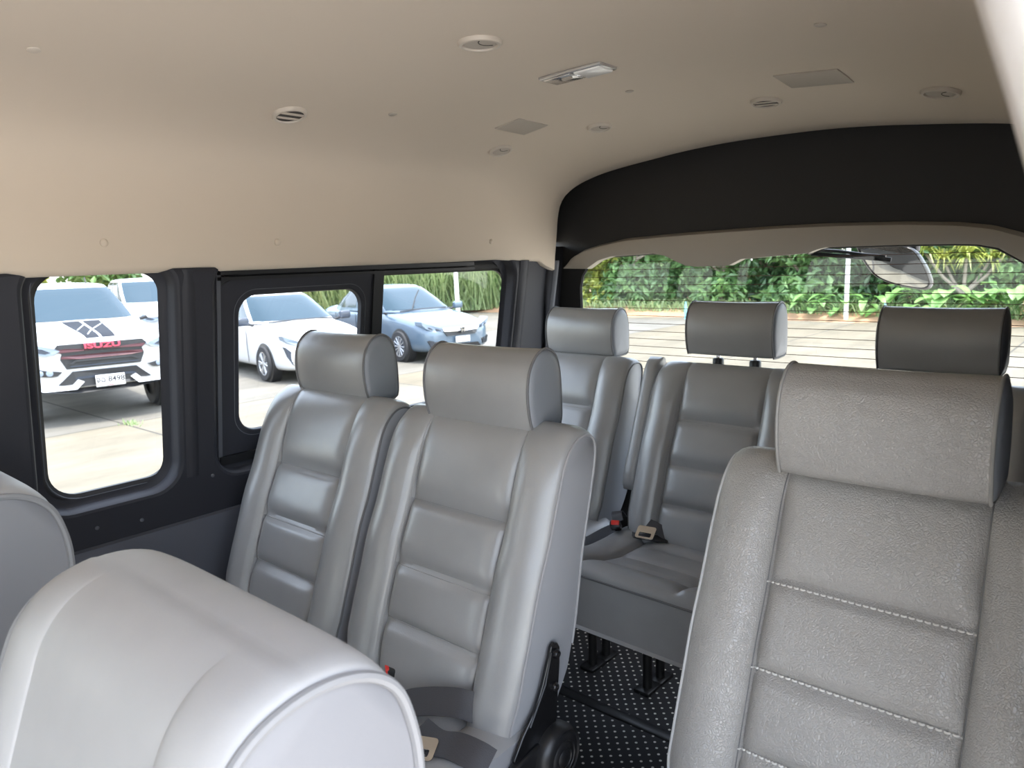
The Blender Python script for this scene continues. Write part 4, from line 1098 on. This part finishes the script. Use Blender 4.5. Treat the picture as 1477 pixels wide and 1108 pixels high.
TR = []
rnd = random.Random(11)
kinds = {'leaf_a': 'dark evergreen tree', 'leaf_b': 'mid green bushy tree', 'leaf_c': 'yellow green loose tree'}
spots = [(-17.5, 22.6, 'leaf_b', 'beyond the left edge of the back window'), (-15.2, 23.2, 'leaf_c', 'at the left end of the back window'), (-13.6, 22.4, 'leaf_b', 'above the left rear headrest'), (-12.0, 23.4, 'leaf_b', 'just right of the left rear headrest'),
         (-10.6, 22.6, 'leaf_b', 'left of the raised middle headrest'), (-9.3, 23.4, 'leaf_a', 'over the raised middle headrest'), (-8.1, 22.8, 'leaf_b', 'right of the raised middle headrest'), (-7.0, 23.6, 'leaf_a', 'directly behind the thin white pole'),
         (-5.8, 23.2, 'leaf_a', 'in the shade behind the under-view mirror'), (-4.5, 24.2, 'leaf_b', 'behind the yellow strap-leaved tree'), (-3.1, 23.2, 'leaf_b', 'right of the yellow strap-leaved tree'), (-1.7, 23.8, 'leaf_a', 'at the right end of the back window'), (.1, 23.4, 'leaf_b', 'past the right end of the back window'),
         (-20.5, 25.0, 'leaf_b', 'behind the leaning post'), (-25.5, 20.5, 'leaf_b', 'on the bank behind the grey blue car'), (-26.5, 17.2, 'leaf_a', 'between the white and the grey blue sedan'), (-26.5, 13.8, 'leaf_a', 'behind the white sedan roof'), (-28, 10.8, 'leaf_b', 'behind the second white pickup'), (-29, 8.0, 'leaf_c', 'above the striped pickup roof'), (-29.5, 5.2, 'leaf_b', 'behind the pale concrete posts')]
for i, (x, y, k, where) in enumerate(spots):
    tree('%s %s' % (kinds[k], where), x, y, rnd.uniform(4.4, 5.6), rnd.uniform(1.7, 2.1), k, 100+i, .34 if k != 'leaf_a' else .28, 3800, low=.04)

back = ['behind the left end of the back window', 'in the second row left of the middle headrest', 'in the second row over the middle headrest', 'in the second row behind the white pole', 'in the second row behind the strap-leaved tree', 'in the second row past the window end']
for i, (x, y, k) in enumerate(((-19, 28, 'leaf_b'), (-14.6, 27.6, 'leaf_b'), (-10.6, 28, 'leaf_a'), (-7.0, 28.2, 'leaf_b'), (-3.4, 28.4, 'leaf_b'), (.2, 28, 'leaf_a'))):
    tree('tall %s %s' % (kinds[k], back[i]), x, y, 6.0, 2.7, k, 300+i, .42, 4200, low=.04)
# strap-leaved tree with a forked trunk
t = thing('strap_leaf_tree', 'yellow green strap-leaved tree with a pale forked trunk', 'tree', (-3.72, 22.0, -.08))
rnd = random.Random(5); b = Buf(); heads = []
b.add(*tube([(0, 0, 0), (.03, 0, .4), (0, 0, .8)], [.09, .075, .07], 10))
for a, L, z in ((2.8, .55, 1.62), (.3, .55, 1.60), (1.6, .2, 2.0), (-1.4, .3, 1.72), (3.4, .95, 1.85), (.0, .95, 1.9)):
    e = (L*math.cos(a), L*math.sin(a)*.6, z); heads.append(e)
    b.add(*tube([(0, 0, .75), (e[0]*.5, e[1]*.5, .75+(z-.75)*.4), e], [.05, .04, .03], 8))
b.obj('trunk', M['bark'], t)
b = Buf()
for e in heads:
    for k in range(75):
        a = rnd.uniform(0, 2*PI); el = rnd.uniform(-.3, 1.2); L = rnd.uniform(.4, .65)
        d = Vector((math.cos(a)*math.cos(el), math.sin(a)*math.cos(el), math.sin(el))); w = d.cross(Vector((0, 0, 1))).normalized()*.022
        p0 = Vector(e); p1 = p0+d*L*.6; p2 = p0+d*L+Vector((0, 0, -.22))
        q = len(b.v); b.v += [tuple(p0-w), tuple(p0+w), tuple(p1+w), tuple(p1-w), tuple(p2)]; b.f += [(q, q+1, q+2, q+3), (q+3, q+2, q+4)]; b.i += [0, 0]
b.obj('crown', M['leaf_c'], t, smooth=False, fix=False)

# broad-leaved plants along the yard edge
def big_leaf(base, d, L, W, droop):
    rows = []
    up = Vector((0, 0, 1)); side = d.cross(up).normalized()
    for i in range(9):
        s = i/8; p = Vector(base)+d*L*s+up*(L*.35*s-droop*L*s*s); w = W*math.sin(PI*min(1, s*.93+.07))**.7*.5
        rows.append([tuple(p-side*w+up*w*.25), tuple(p), tuple(p+side*w+up*w*.25)])
    return grid(rows)
rnd = random.Random(21)
where = ['at the right end of the verge', 'below the yellow strap-leaved tree, on its right', 'straight below the yellow strap-leaved tree', 'below the yellow strap-leaved tree, on its left', 'beneath the under-view mirror', 'right of the thin white pole', 'left of the thin white pole', 'between the pole and the raised middle headrest', 'just right of the raised middle headrest', 'low at the far right of the back window']
for i in range(10):
    x = -1.9-i*.66 if i < 9 else -1.3
    t = thing('broad_leaf_plant', 'bright broad-leaved plant '+where[i], 'plant', (x, 21.2+rnd.uniform(-.2, .5), .1), 0, 'broad leaved plants on the verge')
    st = Buf(); lf = Buf()
    sc = 1.1 if i < 6 or i == 9 else .75
    for k in range(16):
        a = rnd.uniform(0, 2*PI); z = rnd.uniform(.15, .80)*sc; q = rnd.uniform(.05, .5)
        e = (q*math.cos(a), q*math.sin(a), z)
        st.add(*tube([(0, 0, 0), (e[0]*.4, e[1]*.4, z*.6), e], [.018, .014, .008], 5))
        lf.add(*big_leaf(e, Vector((math.cos(a), math.sin(a), 0)), rnd.uniform(.35, .62)*sc, rnd.uniform(.24, .38)*sc, rnd.uniform(.35, .9)))
    st.obj('stem', M['leaf_b'], t); lf.obj('leaves', M['leaf_d'], t, fix=False)

# tall grass on the bank at the left and dry tufts along the verge
rnd = random.Random(8); V = []; F = []
for k in range(25000):
    if k < 22000:
        s = rnd.random(); x = -24.6-rnd.random()*2.6+s*8; y = 15.0+s*8+rnd.random()*1.4; h = rnd.uniform(.5, 2.8); w = .024; zb = .1
    else:
        x = rnd.uniform(-20, 0); y = 21.0+rnd.random()*1.4; h = rnd.uniform(.2, .6); w = .02; zb = .1
    a = rnd.uniform(0, PI); l = Vector((rnd.uniform(-.55, .55), rnd.uniform(-.55, .55), 1))*h; d = Vector((math.cos(a), math.sin(a), 0))*w
    p = Vector((x, y, zb)); q = len(V); V += [p-d, p+d, p+l*.6+d*.9, p+l*.6-d*.9, p+l+Vector((l.x*.6, l.y*.6, -.1))]; F += [(q, q+1, q+2, q+3), (q+3, q+2, q+4)]
o = mesh('grass', V, F, M['grass'], None, smooth=False, fix=False); tag(o, 'tall green grass on the bank and short tufts along the verge', 'grass', kind='stuff')
rnd = random.Random(9); V = []; F = []
for k in range(60):
    x, y = -9.75+rnd.gauss(0, .10), 3.78+rnd.gauss(0, .05); a = rnd.uniform(0, PI); d = Vector((math.cos(a), math.sin(a), 0))*.01
    p = Vector((x, y, 0)); l = Vector((rnd.uniform(-.5, .5), rnd.uniform(-.5, .5), 1))*rnd.uniform(.03, .07); q = len(V); V += [p-d, p+d, p+l]; F.append((q, q+1, q+2))
o = mesh('weed_tuft', V, F, M['grass'], None, smooth=False, fix=False); tag(o, 'small green weed growing in the concrete joint before the striped pickup', 'weed')

# ------------------------------------------------------------------ light
w = bpy.data.worlds.new('World'); S.world = w; w.use_nodes = True
nt = w.node_tree; bg = nt.nodes['Background']
sky = nt.nodes.new('ShaderNodeTexSky'); sky.sky_type = 'NISHITA'; sky.sun_disc = False
SUN_EL, SUN_AZ = 74, 80         # degrees above the horizon; direction the light comes from, measured from +y towards +x
sky.sun_elevation = R(SUN_EL); sky.sun_rotation = R(SUN_AZ); sky.air_density = 1.2; sky.dust_density = 2.5; sky.ozone_density = 1
hz_ = nt.nodes.new('ShaderNodeMix'); hz_.data_type = 'RGBA'; hz_.inputs[0].default_value = .55; hz_.inputs[7].default_value = (2.6, 2.6, 2.6, 1)
nt.links.new(sky.outputs[0], hz_.inputs[6]); nt.links.new(hz_.outputs[2], bg.inputs[0]); bg.inputs[1].default_value = .45
sl = bpy.data.lights.new('sun', 'SUN'); sl.energy = 1.5; sl.angle = R(1.2); sl.color = (1, .96, .9)
so_ = bpy.data.objects.new('sun', sl); link(so_)
d = Vector((math.sin(R(SUN_AZ))*math.cos(R(SUN_EL)), math.cos(R(SUN_AZ))*math.cos(R(SUN_EL)), math.sin(R(SUN_EL))))
so_.rotation_euler = d.to_track_quat('Z', 'Y').to_euler(); so_.location = (6, -2, 12)

# ------------------------------------------------------------------ camera
cam = bpy.data.cameras.new('camera'); co = bpy.data.objects.new('camera', cam); link(co)
yaw, pitch, roll = R(41.0408), R(9.4547), R(-1.894)
fwd = Vector((-math.sin(yaw)*math.cos(pitch), math.cos(yaw)*math.cos(pitch), -math.sin(pitch)))
rt = Vector((math.cos(yaw), math.sin(yaw), 0)); up = rt.cross(fwd)
r2 = rt*math.cos(roll)+up*math.sin(roll); u2 = -rt*math.sin(roll)+up*math.cos(roll)
mw = Matrix((r2, u2, -fwd)).transposed().to_4x4(); mw.translation = (0, 0, 1.9); co.matrix_world = mw
cam.sensor_width = 36; cam.lens = 36*1067.66/1477; cam.clip_start = .02; cam.clip_end = 300
cam.dof.use_dof = True; cam.dof.focus_distance = 1.5; cam.dof.aperture_fstop = 9
S.camera = co
S.view_settings.view_transform = 'Standard'; S.view_settings.look = 'None'; S.view_settings.gamma = 1; S.view_settings.use_curve_mapping = False
S.view_settings.exposure = 1.9
S.cycles.max_bounces = 12; S.cycles.diffuse_bounces = 6; S.cycles.transparent_max_bounces = 16; S.cycles.use_denoising = True
S.cycles.sample_clamp_indirect = 6; S.cycles.caustics_reflective = False; S.cycles.caustics_refractive = False
